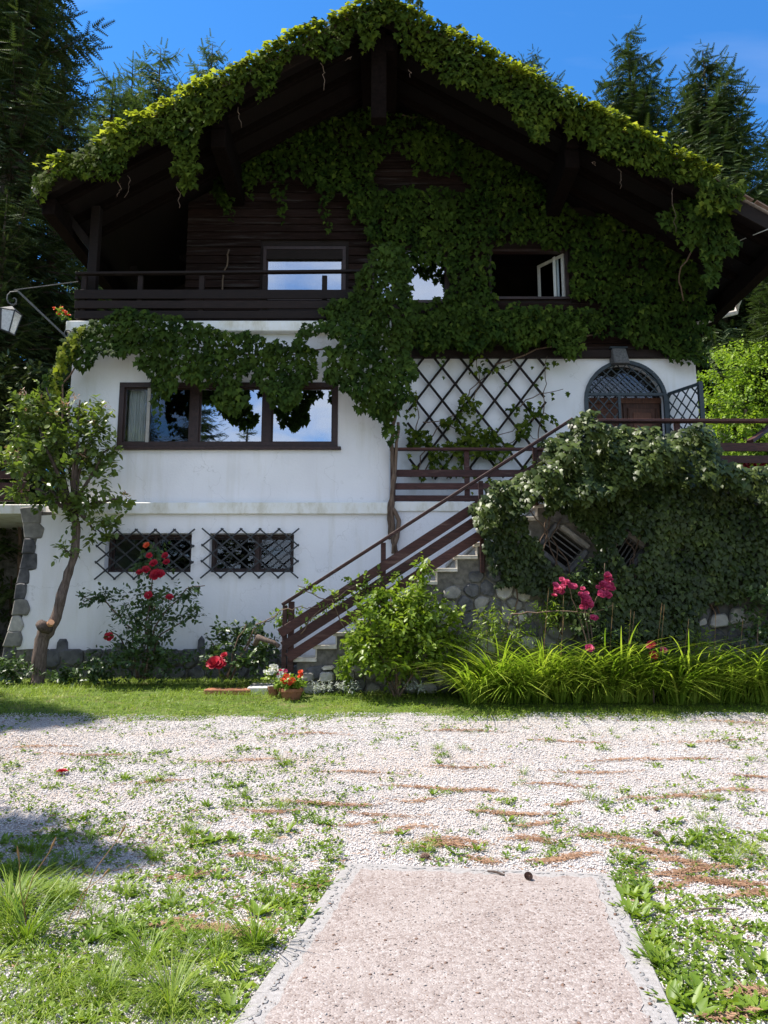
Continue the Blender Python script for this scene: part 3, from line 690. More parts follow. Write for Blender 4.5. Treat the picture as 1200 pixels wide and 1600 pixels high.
# ------------------------------------------------------------------ balcony rail
def boards(name, mat, parent, px0, px1, rows, Y, th=.03, ylist=None):
    for y0, y1 in rows:
        a, b = at(px0, (y0 + y1) / 2, Y).x, at(px1, (y0 + y1) / 2, Y).x; z1, z0 = zz(y0, Y), zz(y1, Y); j = random.uniform(-.006, .006)
        MB().quad_box([(a, Y - th / 2, z0), (b, Y - th / 2, z0 + j), (b, Y + th / 2, z0 + j), (a, Y + th / 2, z0), (a, Y - th / 2, z1), (b, Y - th / 2, z1 + j), (b, Y + th / 2, z1 + j), (a, Y + th / 2, z1)]).build(name, mat, parent, bevel=.004)
def balcony():
    t = empty('balcony_railing', (at(350, 500, YL).x, YL, ZFL), 'dark brown timber balcony railing along the left of the gable', 'railing')
    D = M_['dark_wood']
    boards('rail_board', D, t, 117, 590, [(453, 467), (470, 482), (486, 498)], YL - .02)
    a, b = at(119, 428, YL), at(590, 424, YL)
    MB().beam(a, b, .09, .045).build('handrail', D, t, bevel=.006)
    for px in (131, 219, 315, 414, 507): MB().box(xx(px - 4, 460, YL + .04), xx(px + 4, 460, YL + .04), YL + .002, YL + .07, ZFL, zz(430, YL)).build('post', D, t, bevel=.005)
    for py in (453, 470, 486, 428): MB().beam((at(119, py + 5, YL).x, YL, zz(py + 6, YL)), (at(119, py + 5, YL).x + .1, YB + 1.5, zz(py + 6, YL)), .04, .13 if py != 428 else .05).build('side_board', D, t)
balcony()

# ------------------------------------------------------------------ grilles of the cellar windows
def cellar_grille(px0, px1, py0, py1, label):
    Y = YL - .07; x0, x1, z1, z0 = xx(px0, 866, Y), xx(px1, 866, Y), zz(py0, Y), zz(py1, Y)
    g = empty('window_grille', ((x0 + x1) / 2, YL, z0), label, 'window grille')
    nx, nz_ = 5, 3; sx_, sz = (x1 - x0) / nx, (z1 - z0) / nz_
    for sgn in (1, -1):
        for k in range(-nz_ * 2, nx * 2 + nz_ * 2):
            u0 = k
            pts = [(u, v) for v in np.arange(0, nz_ + .01, .5) for u in [k / 1.0 + sgn * v] if -.001 <= u <= nx + .001]
            if len(pts) > 1:
                (ua, va), (ub, vb) = pts[0], pts[-1]; e = .06
                a, b = Vector((x0 + ua * sx_, Y + .007 * sgn, z0 + va * sz)), Vector((x0 + ub * sx_, Y + .007 * sgn, z0 + vb * sz)); d = (b - a).normalized() * .025
                MB().beam(a - d, b + d, .024, .014, (0, 1, 0)).build('grille_bar', M_['iron'], g)
    for cx, cz in ((x0 + sx_, z0 + sz / 2), (x1 - sx_, z0 + sz / 2), (x0 + sx_, z1 - sz / 2), (x1 - sx_, z1 - sz / 2)):
        MB().tube([(cx, Y, cz), (cx, YL + .05, cz)], .009, 5).build('fixing_pin', M_['iron'], g)
cellar_grille(151, 301, 828, 904, 'black iron lattice grille over the cellar window beside the tree')
cellar_grille(316, 465, 827, 902, 'black iron lattice grille over the right cellar window')

# ------------------------------------------------------------------ trellis on the recessed wall
def trellis():
    Y = YB - .09; x0, x1, z0, z1 = xx(640, 650, Y), xx(852, 650, Y), zz(745, Y), zz(556, Y)
    t = empty('wall_trellis', ((x0 + x1) / 2, YB, ZLED), 'dark diagonal lath trellis on the white wall behind the terrace railing', 'trellis')
    sx_, sz = xx(682, 650, Y) - xx(641, 650, Y), zz(600, Y) - zz(652, Y); sl = sz / sx_
    for sgn in (1, -1):
        for k in range(-8, 13):
            c = x0 + k * sx_ + (0 if sgn > 0 else sx_ * .5)        # foot of this lath on z0
            pts = [(c + sgn * (z - z0) / sl, z) for z in np.linspace(z0, z1, 80)]
            pts = [p for p in pts if x0 - .03 <= p[0] <= x1 + .02]
            if len(pts) < 8: continue
            a, b = pts[0], pts[-1]; e = random.uniform(-.02, .07); d = Vector((b[0] - a[0], 0, b[1] - a[1])).normalized()
            A, B = Vector((a[0], Y + .013 * sgn, a[1])) - d * e, Vector((b[0], Y + .013 * sgn, b[1])) + d * random.uniform(-.05, .06)
            MB().beam(A, B, .042, .024, (0, 1, 0)).build('lath', M_['dark_wood'], t)
trellis()

# ------------------------------------------------------------------ lantern on the corner of the house
def lantern():
    Y0 = 12.55; t = empty('wall_lantern', at(104, 520, Y0), 'wrought iron lantern with pale glass hanging from a scrolled bracket at the left corner', 'lantern')
    I = M_['lantern_iron']; Y1 = 12.2
    foot, head = at(104, 527, Y0), at(28, 455, Y1)
    MB().beam(foot, head, .022, .03).build('bracket_arm', I, t)
    MB().tube([at(22, 453, Y1), at(122, 440, YL)], .009, 5).build('tie_rod', I, t)
    cx, cy = 21, 468
    sc = [at(28, 455, Y1)] + [at(cx + (14 - 1.1 * k) * math.cos(a) * .95, cy - (14 - 1.1 * k) * math.sin(a), Y1) for k, a in enumerate(np.linspace(1.4, 1.4 + 2 * math.pi * 1.1, 13))][1:]
    MB().tube(sc, .011, 5).build('scroll', I, t)
    sc = [at(107 + (8 - .6 * k) * math.cos(a), 521 - (8 - .6 * k) * math.sin(a), Y0) for k, a in enumerate(np.linspace(-2, -2 - 2 * math.pi, 12))]
    MB().tube(sc, .011, 5).build('scroll', I, t)
    MB().box(foot.x + .02, foot.x + .22, Y0 - .03, YL + .02, foot.z - .03, foot.z + .06).build('wall_plate', I, t)
    # cage: four tapered sides
    Yc = Y1; tl, tr, bl, br = at(2, 481, Yc), at(23, 485, Yc), at(1, 514, Yc), at(14, 519, Yc)
    dpt = Vector((.03, .2, 0)); dpb = Vector((.03, .13, 0))
    top = [tl, tr, tr + dpt, tl + dpt]; bot = [bl, br, br + dpb, bl + dpb]
    # hanging a little crooked: glass panes and iron edges
    for i in range(4):
        j = (i + 1) % 4; q = MB(); q.v = [tuple(bot[i]), tuple(bot[j]), tuple(top[j]), tuple(top[i])]
        c = sum((Vector(v) for v in bot + top), Vector()) / 8; q.v += [tuple(Vector(v) * .985 + c * .015) for v in q.v]
        q.f = [(0, 1, 2, 3), (7, 6, 5, 4), (0, 4, 5, 1), (1, 5, 6, 2), (2, 6, 7, 3), (3, 7, 4, 0)]
        q.build('lantern_glass', M_['lantern_glass'], t)
    m = MB()
    for a, b in [(top[i], bot[i]) for i in range(4)] + [(top[i], top[(i + 1) % 4]) for i in range(4)] + [(bot[i], bot[(i + 1) % 4]) for i in range(4)]: m.tube([a, b], .011, 5)
    m.build('lantern_frame', M_['iron'], t)
    c = sum((Vector(v) for v in top), Vector()) / 4; k = MB(); k.v = [tuple(v + (v - c) * .12) for v in top] + [tuple(c + Vector((0, 0, .1)))]; k.f = [(0, 1, 4), (1, 2, 4), (2, 3, 4), (3, 0, 4), (3, 2, 1, 0)]
    k.build('lantern_cap', M_['iron'], t)
    MB().tube([c + Vector((0, 0, .1)), at(21, 480, Y1) + Vector((.02, .05, .08))], .008, 5).build('hook', I, t)
lantern()
# ------------------------------------------------------------------ stonework
def cells(x0, x1, z0, z1, n, aspect=1.25):
    """irregular polygons filling a rectangle, as rubble stones fill a wall"""
    nx = max(1, int(round(math.sqrt(n * (x1 - x0) / (z1 - z0) / aspect)))); nz_ = max(1, int(round(n / nx)))
    P = np.array([((i + .5 + (.25 if j % 2 else -.25) + random.uniform(-.33, .33)) / nx * (x1 - x0) + x0, (j + .5 + random.uniform(-.33, .33)) / nz_ * (z1 - z0) + z0) for i in range(nx) for j in range(nz_)])
    out = []
    for i, p in enumerate(P):
        poly = [(x0, z0), (x1, z0), (x1, z1), (x0, z1)]
        d2 = np.sum((P - p) ** 2, 1); order = np.argsort(d2)[1:14]
        for k in order:
            q = P[k]; mx_, mz = (p + q) / 2; dx, dz = q - p; new = []
            for a, b in zip(poly, poly[1:] + poly[:1]):
                sa, sb = (a[0] - mx_) * dx + (a[1] - mz) * dz, (b[0] - mx_) * dx + (b[1] - mz) * dz
                if sa <= 0: new.append(a)
                if sa * sb < 0: t = sa / (sa - sb); new.append((a[0] + (b[0] - a[0]) * t, a[1] + (b[1] - a[1]) * t))
            poly = new
            if len(poly) < 3: break
        if len(poly) >= 3: out.append(poly)
    return out
def stone_mesh(poly, Y, gap=.010, d=.05):
    p = np.array(poly); c = p.mean(0)
    # soften the outline: add edge midpoints pulled out a little
    q = []
    for a, b in zip(p, np.roll(p, -1, 0)):
        q += [a * .82 + b * .18, a * .5 + b * .5, a * .18 + b * .82] if np.linalg.norm(a - b) > .12 else [(a + b) / 2]
    q = np.array(q); r = np.linalg.norm(q - c, axis=1, keepdims=True); q = c + (q - c) * np.maximum(.4, 1 - gap / np.maximum(r, .02)); n = len(q)
    if n < 4: return None
    dd = d * random.uniform(.55, 1.25); tiltx, tiltz = random.uniform(-.12, .12), random.uniform(-.12, .12)
    V, F = [], []
    for s, yy in ((1, Y + .03), (.97, Y - dd * .5), (.8, Y - dd)):
        for a in q:
            w = c + (a - c) * s; V.append((w[0], yy + ((w[0] - c[0]) * tiltx + (w[1] - c[1]) * tiltz + random.uniform(-.007, .007)) * (s < 1), w[1]))
    V.append((c[0], Y - dd * 1.03, c[1]))
    for k in (0, 1):
        for i in range(n): j = (i + 1) % n; F.append((k * n + i, k * n + j, (k + 1) * n + j, (k + 1) * n + i))
    for i in range(n): F.append((2 * n + i, 2 * n + (i + 1) % n, 3 * n))
    me = bpy.data.meshes.new('stone'); me.from_pydata(V, [], F)
    bm = bmesh.new(); bm.from_mesh(me); bmesh.ops.recalc_face_normals(bm, faces=bm.faces[:]); bm.to_mesh(me); bm.free()
    return me
def lay(polys, Y, parent, mats, keep=lambda p: True, d=.05, gap=.010):
    for p in polys:
        if not keep(p): continue
        me = stone_mesh(p, Y, gap, d)
        if me: link('stone', me, M_[random.choice(mats)], parent)

# plinth of dark stones along the foot of the white wall, and the rough corner
PY = YL - .07
pl = MB().box(XL - .3, xx(470, 1040, YL), PY + .012, YL - .002, Z0 - .1, zz(1016, YL)).build('plinth', M_['mortar'], house)
lay(cells(XL - .3, xx(470, 1040, YL), Z0, zz(1013, YL), 46), PY, pl, ['stone_dark'], d=.05)
for px, py, w, h in ((98, 1008, 24, 22), (187, 1012, 20, 18), (315, 1004, 16, 24), (243, 1011, 20, 16)):
    a, b = at(px - w / 2, py + h, YL), at(px + w / 2, py - h / 2, YL)
    lay([[(a.x, a.z), (b.x, a.z), (b.x - .03, b.z), (a.x + .03, b.z)]], YL - .02, pl, ['stone_dark'], d=.06, gap=.01)
# buttress corner: a flared pier of rough quoins at the left end of the wall
Q = [(806, 30, 62), (829, 40, 66), (854, 36, 56), (877, 34, 56), (900, 27, 43), (925, 24, 41), (950, 22, 43), (975, 16, 36), (998, 9, 33), (1016, 3, 22)]
pier = MB()
ql = [(at(x0 + 5, y, YL).x, zz(y, YL)) for y, x0, x1 in Q]
poly = [(XL + .02, zz(800, YL))] + [(at(58, 800, YL).x, zz(800, YL))] + ql + [(ql[-1][0], Z0), (XL + .02, Z0)]
pier.prism(poly, YL + .004, YL + .5).build('corner_pier', M_['mortar'], house)
pr = bpy.data.objects['corner_pier']
# plaster running out to the ragged edge of the quoins
pp = [(XL + .02, zz(804, YL))] + [(at(x1 - 4 + random.uniform(-3, 3), y, YL).x, zz(y, YL)) for y, x0, x1 in Q] + [(at(44, 1014, YL).x, zz(1014, YL)), (XL + .02, zz(1014, YL))]
MB().prism([p for p in pp], YL - .006, YL + .02).build('corner_plaster', M_['plaster'], house)
for i, (y, x0, x1) in enumerate(Q):
    yt, yb = y - 13, y + 13; xl0 = np.interp(yt, [q[0] for q in Q], [q[1] for q in Q]); xl1 = np.interp(yb, [q[0] for q in Q], [q[1] for q in Q])
    a, b, c, d = at(xl1, yb, YL), at(x1 + random.uniform(-3, 3), yb, YL), at(x1 + random.uniform(-5, 3), yt, YL), at(xl0 + 1, yt, YL); e = at(x1 + random.uniform(1, 6), y + random.uniform(-4, 4), YL)
    pts = [(a.x, a.z), ((a.x * .4 + b.x * .6), a.z + random.uniform(-.03, .02)), (b.x, b.z), (e.x, e.z), (c.x, c.z), ((c.x + d.x) / 2, c.z + random.uniform(-.02, .03)), (d.x, d.z)]
    cx_, cz_ = sum(p[0] for p in pts) / 7, sum(p[1] for p in pts) / 7; pts = [(cx_ + (x - cx_) * .96, cz_ + (z - cz_) * .95) for x, z in pts]
    MB().prism(pts, YL - random.uniform(.03, .075), YL + .1).build('stone', M_['stone_pale' if i == 7 else random.choice(('stone_dark', 'stone_dark', 'stone'))], pr, bevel=.018)

# small slab terrace running off to the left behind the tree
ts = empty('side_terrace', at(10, 800, YL + .3), 'white edged slab with brown rail boards at the far left of the house', 'terrace')
MB().box(-9.5, at(72, 795, YL + .25).x, YL + .25, YL + 2.4, zz(803, YL + .25), zz(788, YL + .25)).build('slab', M_['cornice'], ts, bevel=.012)
boards('rail_board', M_['rail_wood'], ts, -260, 46, [(736, 748), (754, 766), (772, 783)], YL + .35)
for px in (-60, 26): MB().box(xx(px, 760, YL + .38), xx(px + 7, 760, YL + .38), YL + .37, YL + .44, zz(789, YL + .4), zz(720, YL + .4)).build('post', M_['rail_wood'], ts)
MB().beam(at(-260, 722, YL + .36), at(50, 722, YL + .36), .08, .05).build('handrail', M_['rail_wood'], ts)
MB().box(-9.5, -9.2, YL + .3, YL + 2.4, Z0, zz(804, YL + .25)).build('support_wall', M_['mortar'], ts)
MB().box(-9.19, XL - .7, YL + 2.2, YL + 2.4, Z0, zz(804, YL + .25)).build('support_wall', M_['mortar'], ts)

# ------------------------------------------------------------------ outside staircase
YS0, YS1 = YT, YL - .004
stair = empty('staircase', at(470, 1060, YT), 'stone staircase with travertine treads climbing along the white wall to the terrace', 'staircase')
NST = 15
SX = [at(461 + 31.3 * i, 1028 - 20 * i, YT).x for i in range(NST + 1)]; SZ = [zz(1028 - 20.0 * i, YT) for i in range(NST)]
poly = [(SX[0] + .03, Z0)]
for i in range(NST): poly += [(SX[i] + .03, SZ[i] - .055), (SX[i + 1] + .03, SZ[i] - .055)]
poly += [(SX[NST] + .03, Z0)]
m = MB()                                   # body: one column per step, cheeks flush
for i in range(NST): m.box(SX[i] + .03, SX[i + 1] + .03, YS0 + (.352 if i >= 12 else 0), YS1, Z0, SZ[i] - .056)
core = m.build('stair_core', M_['mortar'], stair)
for i in range(NST):
    j = random.uniform(-.006, .006)
    MB().box(SX[i] - .03, SX[i + 1] + .028, YS0 - .05 + j, YS1, SZ[i] - .055, SZ[i]).build('step', M_['step'], stair, bevel=.006)
    if i: MB().box(SX[i] + .008, SX[i] + .029, YS0 - .02, YS1, SZ[i - 1] + .001, SZ[i] - .056).build('riser', M_['step'], stair)
def below(p):
    for x, z in p:
        i = int(np.searchsorted(SX, x - .03)) - 1
        if i < 0 or i > 12 or z > SZ[min(i, NST - 1)] - .06: return False
    if max(x for x, z in p) > SX[12] + .06: return False
    return True
sc = cells(SX[0] + .04, SX[NST], Z0, SZ[-1], 300)
lay(sc, YS0, core, ['stone', 'stone', 'stone', 'stone_dark', 'stone_dark', 'stone_pale'], below, d=.045)
# lowest loose blocks before the first step
for px0, px1, py0, py1, mm in ((497, 523, 1049, 1067, 'stone_pale'), (500, 524, 1040, 1048, 'step'), (470, 492, 1050, 1066, 'stone'), (538, 556, 1046, 1066, 'stone')):
    a, b = at(px0, py1, YS0 - .1), at(px1, py0, YS0 - .1)
    lay([[(a.x, a.z), (b.x, a.z + .01), (b.x - .01, b.z), (a.x + .02, b.z)]], YS0 - .06, core, [mm], d=.09, gap=.004)

# terrace block
TX1 = 11.0; TX0 = SX[12] + .03; TXS = SX[NST] + .03
ter = empty('stone_terrace', Vector((6, YT, .8)), 'rubble stone terrace with barred diamond windows below the arched door', 'terrace')
DIA = [[(847, 857), (872, 826), (913, 857), (886, 887)], [(956, 866), (975, 836), (1000, 856), (980, 887)]]
holes = []; quads = []
for q in DIA:
    w = [at(x, y, YT) for x, y in q]; w = [(v.x, v.z) for v in w]; quads.append(w); holes.append((w[0][0], w[2][0], w[3][1], w[1][1]))
hs0 = [h for h in holes]
wallx0 = min(TX0, holes[0][0] - .25)
tw = holed_wall('terrace_wall', M_['mortar'], ter, TX0, TX1, Z0, ZDECK - .09, YT, YT + .35, holes + [(SX[i] + .03, SX[i + 1] + .03, SZ[i] - .056, ZDECK - .09) for i in (12, 13, 14)])
# the first window sits under the top steps: a dark niche framed in stone, proud of the stair cheek
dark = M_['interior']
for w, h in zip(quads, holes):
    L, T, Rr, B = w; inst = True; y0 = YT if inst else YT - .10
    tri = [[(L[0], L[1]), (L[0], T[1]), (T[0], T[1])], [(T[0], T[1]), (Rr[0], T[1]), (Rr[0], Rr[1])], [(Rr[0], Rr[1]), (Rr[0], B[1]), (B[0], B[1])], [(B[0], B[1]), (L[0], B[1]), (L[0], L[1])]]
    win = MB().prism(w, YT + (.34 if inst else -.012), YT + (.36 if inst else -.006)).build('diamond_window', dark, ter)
    if inst:
        for t in tri: MB().prism(t, y0, YT + .35).build('window_splay', M_['mortar'], ter)
    V = [Vector((x, y0 - .03, z)) for x, z in w]
    for i in range(4):
        a, b = V[i], V[(i + 1) % 4]; d = (b - a).normalized(); o = Vector((0, 0, 1)).cross(Vector((0, 1, 0))); nrm = Vector((-d.z, 0, d.x)) * -1
        c = (V[0] + V[2]) / 2; nrm = nrm if nrm.dot((a + b) / 2 - c) > 0 else -nrm
        MB().beam(a + nrm * .055 - d * .0 + Vector((0, .02, 0)), b + nrm * .055 + d * .05 + Vector((0, .02, 0)), .10, .08, tuple(nrm)).build('jamb_stone', M_['stone'] if i in (1,) else M_['stone_dark'], win, bevel=.02)
    # bars run across from the upper left to the lower right edge (first) and the other way (second)
    for t in (.2, .42, .64, .84):
        if inst: a, b = V[0].lerp(V[3], t), V[1].lerp(V[2], t)
        else: a, b = V[0].lerp(V[3], t), V[1].lerp(V[2], t)
        if w is quads[0]: a, b = V[0].lerp(V[1], t), V[3].lerp(V[2], t)
        MB().tube([a + Vector((0, .012, 0)), b + Vector((0, .012, 0))], .011, 5).build('window_bar', M_['lantern_iron'], win)
def below12(p): return all(z < SZ[min(NST - 1, max(0, int(np.searchsorted(SX, x - .03)) - 1))] - .06 for x, z in p)
def clear(p):
    c = np.mean(np.array(p), 0)
    return c[0] > TX0 and (c[0] > TXS or below12(p)) and not any(h[0] - .16 < c[0] < h[1] + .16 and h[2] - .16 < c[1] < h[3] + .16 for h in holes)
lay(cells(TX0, 9.2, Z0, ZDECK - .1, 210), YT, tw, ['stone_dark', 'stone_dark', 'stone_dark', 'stone'], clear, d=.05)  # mostly dark stones, putting the wall's shade into their colour
for px, py, w, h in ((1120, 970, 34, 26), (1148, 962, 26, 30), (1094, 972, 18, 18)):
    a, b = at(px - w / 2, py + h / 2, YT), at(px + w / 2, py - h / 2, YT)
    lay([[(a.x, a.z), (b.x, a.z + .04), (b.x - .04, b.z), (a.x + .06, b.z - .03)]], YT - .05, tw, ['stone_pale'], d=.06, gap=.006)
MB().box(TXS, TX1, YT - .05, YB - .004, ZDECK - .088, ZDECK).build('deck_slab', M_['mortar'], ter, bevel=.01)
MB().box(XRT + .004, TX1, YB - .002, YB + 4.5, ZDECK - .088, ZDECK - .004).build('deck_slab', M_['mortar'], ter)
MB().box(XM + .05, TXS - .002, YL + .352, YB - .002, ZDECK - .15, ZDECK - .03).build('deck_slab', M_['mortar'], ter)

# railings
RW = M_['rail_wood']; YR1 = YT - .09
tr = empty('terrace_railing', at(1045, 750, YR1), 'red brown board railing along the terrace in front of the arched door', 'railing')
boards('rail_board', RW, tr, 893, 1460, [(692, 705), (712, 724), (732, 744)], YR1)
MB().beam(at(888, 658, YR1), at(1460, 658, YR1), .13, .042).build('handrail', RW, tr, bevel=.006)
for px in (897, 1060, 1235, 1400): MB().box(xx(px - 4, 700, YR1 + .04), xx(px + 4, 700, YR1 + .04), YR1 + .018, YR1 + .085, ZDECK - .1, zz(660, YR1)).build('post', RW, tr, bevel=.004)
MB().beam(at(1172, 690, YR1 + .06), at(1240, 640, YR1 + 1.0), .10, .05).build('side_rail', RW, tr)
YR2 = YL - .0
rr = empty('recess_railing', at(700, 780, YR2), 'short board railing in front of the trellis between white wall and stairs', 'railing')
boards('rail_board', RW, rr, 610, 862, [(734, 745), (755, 765), (774, 783)], YR2)
MB().beam(at(609, 702, YR2), at(862, 702, YR2), .1, .042).build('handrail', RW, rr, bevel=.006)
for px in (614, 730, 846): MB().box(xx(px - 4, 740, YR2), xx(px + 4, 740, YR2), YR2 + .018, YR2 + .08, ZLED, zz(703, YR2)).build('post', RW, rr, bevel=.004)
sr = empty('stair_railing', at(450, 1050, YR1), 'red brown sloping board railing on the open side of the stone stairs', 'railing')
for (p0, p1) in (((437, 990), (840, 729)), ((442, 1010), (838, 752)), ((450, 1028), (836, 781))):
    MB().beam(at(*p0, YR1), at(*p1, YR1), .032, .135).build('rail_board', RW, sr, bevel=.004)
MB().beam(at(441, 945, YR1), at(894, 655, YR1), .11, .042).build('handrail', RW, sr, bevel=.006)
def post(x0, x1, y0, y1, Y=YR1 + .05):
    MB().box(xx(x0, (y0 + y1) / 2, Y), xx(x1, (y0 + y1) / 2, Y), YR1 + .018, YR1 + .10, zz(y1, Y), zz(y0, Y)).build('post', RW, sr, bevel=.005)
post(441, 448, 946, 1050); post(450, 459, 940, 1050); post(595, 603, 848, 955); post(749, 756, 752, 895); post(834, 840, 700, 790)
# ------------------------------------------------------------------ creepers
def sample_poly(poly, per, ragged=9, holes=(), seed=0):
    p = np.array(poly, float); x0, y0 = p.min(0); x1, y1 = p.max(0)
    n = int((x1 - x0) * (y1 - y0) / per); x, y = RNG.uniform(x0 - 6, x1 + 6, n), RNG.uniform(y0 - 6, y1 + 6, n)
    dx = (vnoise(x / 17, y / 17, seed + 1) - .5) * 2 * ragged + (vnoise(x / 7, y / 7, seed + 3) - .5) * ragged; dy = (vnoise(x / 17, y / 17, seed + 2) - .5) * 2 * ragged
    k = inpoly(x + dx, y + dy + 6, poly)
    for h in holes: k &= ~inpoly(x + dx * .6, y + dy * .6, h)
    return x[k], y[k]
def on_plane(px, py, Y):
    a, b = (px - 600) / FPX, (800 - py) / FPX; t = Y / (cp - b * sp_)
    return np.stack([a * t, Y + 0 * t, CAM_H + (sp_ + b * cp) * t], 1)
def vine_part(root, poly, Y, per, size, amp=.22, ragged=9, holes=(), seed=0, mat='creeper', proto=LEAF_LOBED, lean=.4, tintb=0.0, scale=36):
    x, y = sample_poly(poly, per, ragged, holes, seed); k = len(x)
    bump = vnoise(x / scale, y / scale * .8, seed + 9)
    d = amp * bump + RNG.uniform(0, .16, k)
    P = on_plane(x, y, Y); Pd = P.copy(); Pd[:, 1] -= d
    r = RNG.normal(0, .42, k)
    # leaves on the upper shoulder of each bulge lie flatter, those below hang
    up = (vnoise(x / scale, (y - 7) / scale * .8, seed + 9) - vnoise(x / scale, (y + 7) / scale * .8, seed + 9)) * 1.5
    tip = np.stack([r, -(lean * .8 + RNG.uniform(-.3, .45, k) - up * .6), -np.ones(k)], 1)
    nrm = np.stack([RNG.normal(0, .55, k), -np.ones(k), lean + RNG.uniform(-.35, .7, k)], 1)
    t = np.clip(.28 + RNG.normal(0, .28, k) + .3 * (vnoise(x / 60, y / 60, seed + 5) - .5) + tintb, 0, 1)
    return batch('foliage', proto, Pd, tip, nrm, size * RNG.uniform(.55, 1.35, k), M_[mat], root, 'stuff', t)
def stem(root, pts, rad, name='stem', mat='vine_stem', wob=.03):
    q = []
    for a, b in zip(pts, pts[1:]):
        for s in np.linspace(0, 1, 5)[:-1]: q.append(Vector(a).lerp(Vector(b), s) + Vector((random.uniform(-wob, wob), random.uniform(-wob, wob) * .5, random.uniform(-wob, wob))))
    q.append(Vector(pts[-1])); r0, r1 = rad if hasattr(rad, '__len__') else (rad, rad)
    MB().tube(q, list(np.linspace(r0, r1, len(q))), 6).build(name, M_[mat], root, smooth=True)

def creepers():
    v = empty('creeper', at(590, 60, YR_), 'green creeper with sunlit top fringing the whole gable verge of the roof', 'creeper')
    VERGE = [(62, 285), (110, 257), (180, 222), (250, 188), (300, 160), (360, 127), (430, 88), (500, 52), (560, 17), (590, 2), (625, 14), (700, 55), (780, 98), (860, 142), (940, 184), (1020, 228), (1080, 262), (1118, 287), (1105, 302), (1060, 294), (1000, 285), (965, 266), (935, 257), (900, 227), (880, 205), (862, 192), (852, 238), (828, 242), (812, 215), (790, 182), (770, 172), (745, 162), (715, 152), (700, 135), (680, 126), (650, 108), (635, 88), (615, 58), (602, 50), (590, 62), (577, 94), (560, 92), (555, 52), (540, 72), (525, 112), (500, 102), (480, 92), (460, 112), (440, 127), (420, 162), (405, 167), (390, 137), (370, 172), (340, 202), (325, 217), (312, 232), (314, 310), (300, 318), (284, 300), (274, 242), (250, 232), (210, 242), (200, 282), (165, 302), (150, 292), (120, 287), (85, 302), (76, 322), (62, 318)]
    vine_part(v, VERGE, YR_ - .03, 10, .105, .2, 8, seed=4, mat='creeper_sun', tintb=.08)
    # the leaves that lap over the top of the verge into the sun, painted sun-yellow
    k = 3400; t = RNG.random(k) ** .9
    side = RNG.random(k) < .5; f = np.where(side, RNG.uniform(.0, .985, k), RNG.uniform(0, .80, k))
    f = f[(vnoise(f * 26, side * 9.0, 31) > .22)]; k = len(f); side = RNG.random(k) < .5
    e = np.where(side[:, None], np.array(eaveL)[None], np.array(eaveR)[None]); f = np.where(side, f, np.minimum(f, .80))
    P = np.array(ridge)[None] * (1 - f[:, None]) + e * f[:, None]
    hump = vnoise(f * 18, side * 5.0, 33)
    P[:, 1] += RNG.uniform(-.34, .2, k); P[:, 2] += .02 + (.04 + hump * .20) * RNG.random(k)
    tip = np.stack([RNG.normal(0, .6, k), -np.ones(k) + RNG.normal(0, .5, k), -.35 + RNG.normal(0, .35, k)], 1); nrm = np.stack([RNG.normal(0, .35, k), -.35 + RNG.normal(0, .3, k), np.ones(k)], 1)
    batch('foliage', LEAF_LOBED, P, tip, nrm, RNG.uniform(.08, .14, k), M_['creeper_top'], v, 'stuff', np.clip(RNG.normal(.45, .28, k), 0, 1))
    for px, y0, y1 in ((503, 100, 138), (372, 165, 196), (545, 90, 92), (640, 110, 118), (968, 265, 292), (925, 255, 256), (185, 282, 304), (200, 275, 306), (278, 290, 322), (1050, 292, 360)):
        stem(v, [at(px, y0, YR_ - .1), at(px + 3, (y0 + y1) / 2, YR_ - .08), at(px + random.randint(-6, 9), y1 + 3, YR_ - .08)], (.008, .004), 'tendril')
    # gable face
    g = empty('creeper', at(760, 400, YB - .1), 'dark green creeper covering the timber gable around the attic windows', 'creeper')
    WALL = [(335, 292), (350, 255), (400, 240), (452, 226), (463, 200), (540, 188), (660, 192), (727, 203), (750, 234), (800, 246), (838, 262), (850, 330), (905, 347), (962, 353), (1010, 372), (1022, 342), (1050, 315), (1078, 322), (1072, 380), (1080, 430), (1096, 470), (1100, 540), (1095, 588), (1060, 582), (1040, 562), (1020, 550), (985, 546), (950, 540), (925, 530), (905, 520), (900, 556), (885, 570), (868, 556), (850, 541), (800, 556), (770, 546), (740, 560), (700, 552), (660, 560), (640, 545), (636, 480), (620, 450), (605, 410), (585, 398), (570, 372), (545, 347), (540, 312), (520, 306), (450, 297), (380, 302), (358, 345), (345, 330)]
    H = [[(585, 262), (620, 245), (645, 262), (640, 280), (680, 268), (725, 280), (735, 300), (690, 306), (640, 302), (590, 300)],
         [(632, 424), (650, 418), (672, 416), (697, 424), (700, 448), (690, 466), (676, 476), (632, 478)], [(764, 388), (888, 388), (890, 470), (935, 470), (935, 490), (860, 494), (772, 482)],
         [(560, 205), (585, 203), (592, 218), (565, 222)], [(622, 210), (660, 206), (658, 218), (625, 220)]]
    vine_part(g, WALL, YB - .03, 11, .105, .26, 9, H, seed=50, mat='creeper', tintb=-.02)
    for i, (x0, x1, y0, y1) in enumerate(((352, 374, 285, 372), (430, 450, 295, 368), (497, 524, 296, 378), (470, 482, 232, 262), (382, 396, 298, 335))):
        vine_part(g, [(x0, y0), (x1, y0 + 6), (x1 - 3, (y0 + y1) / 2), ((x0 + x1) / 2 + 2, y1), (x0 + 3, (y0 + y1) / 2 + 8)], YB - .12, 16, .10, .1, 5, seed=70 + i, mat='creeper', tintb=.1)
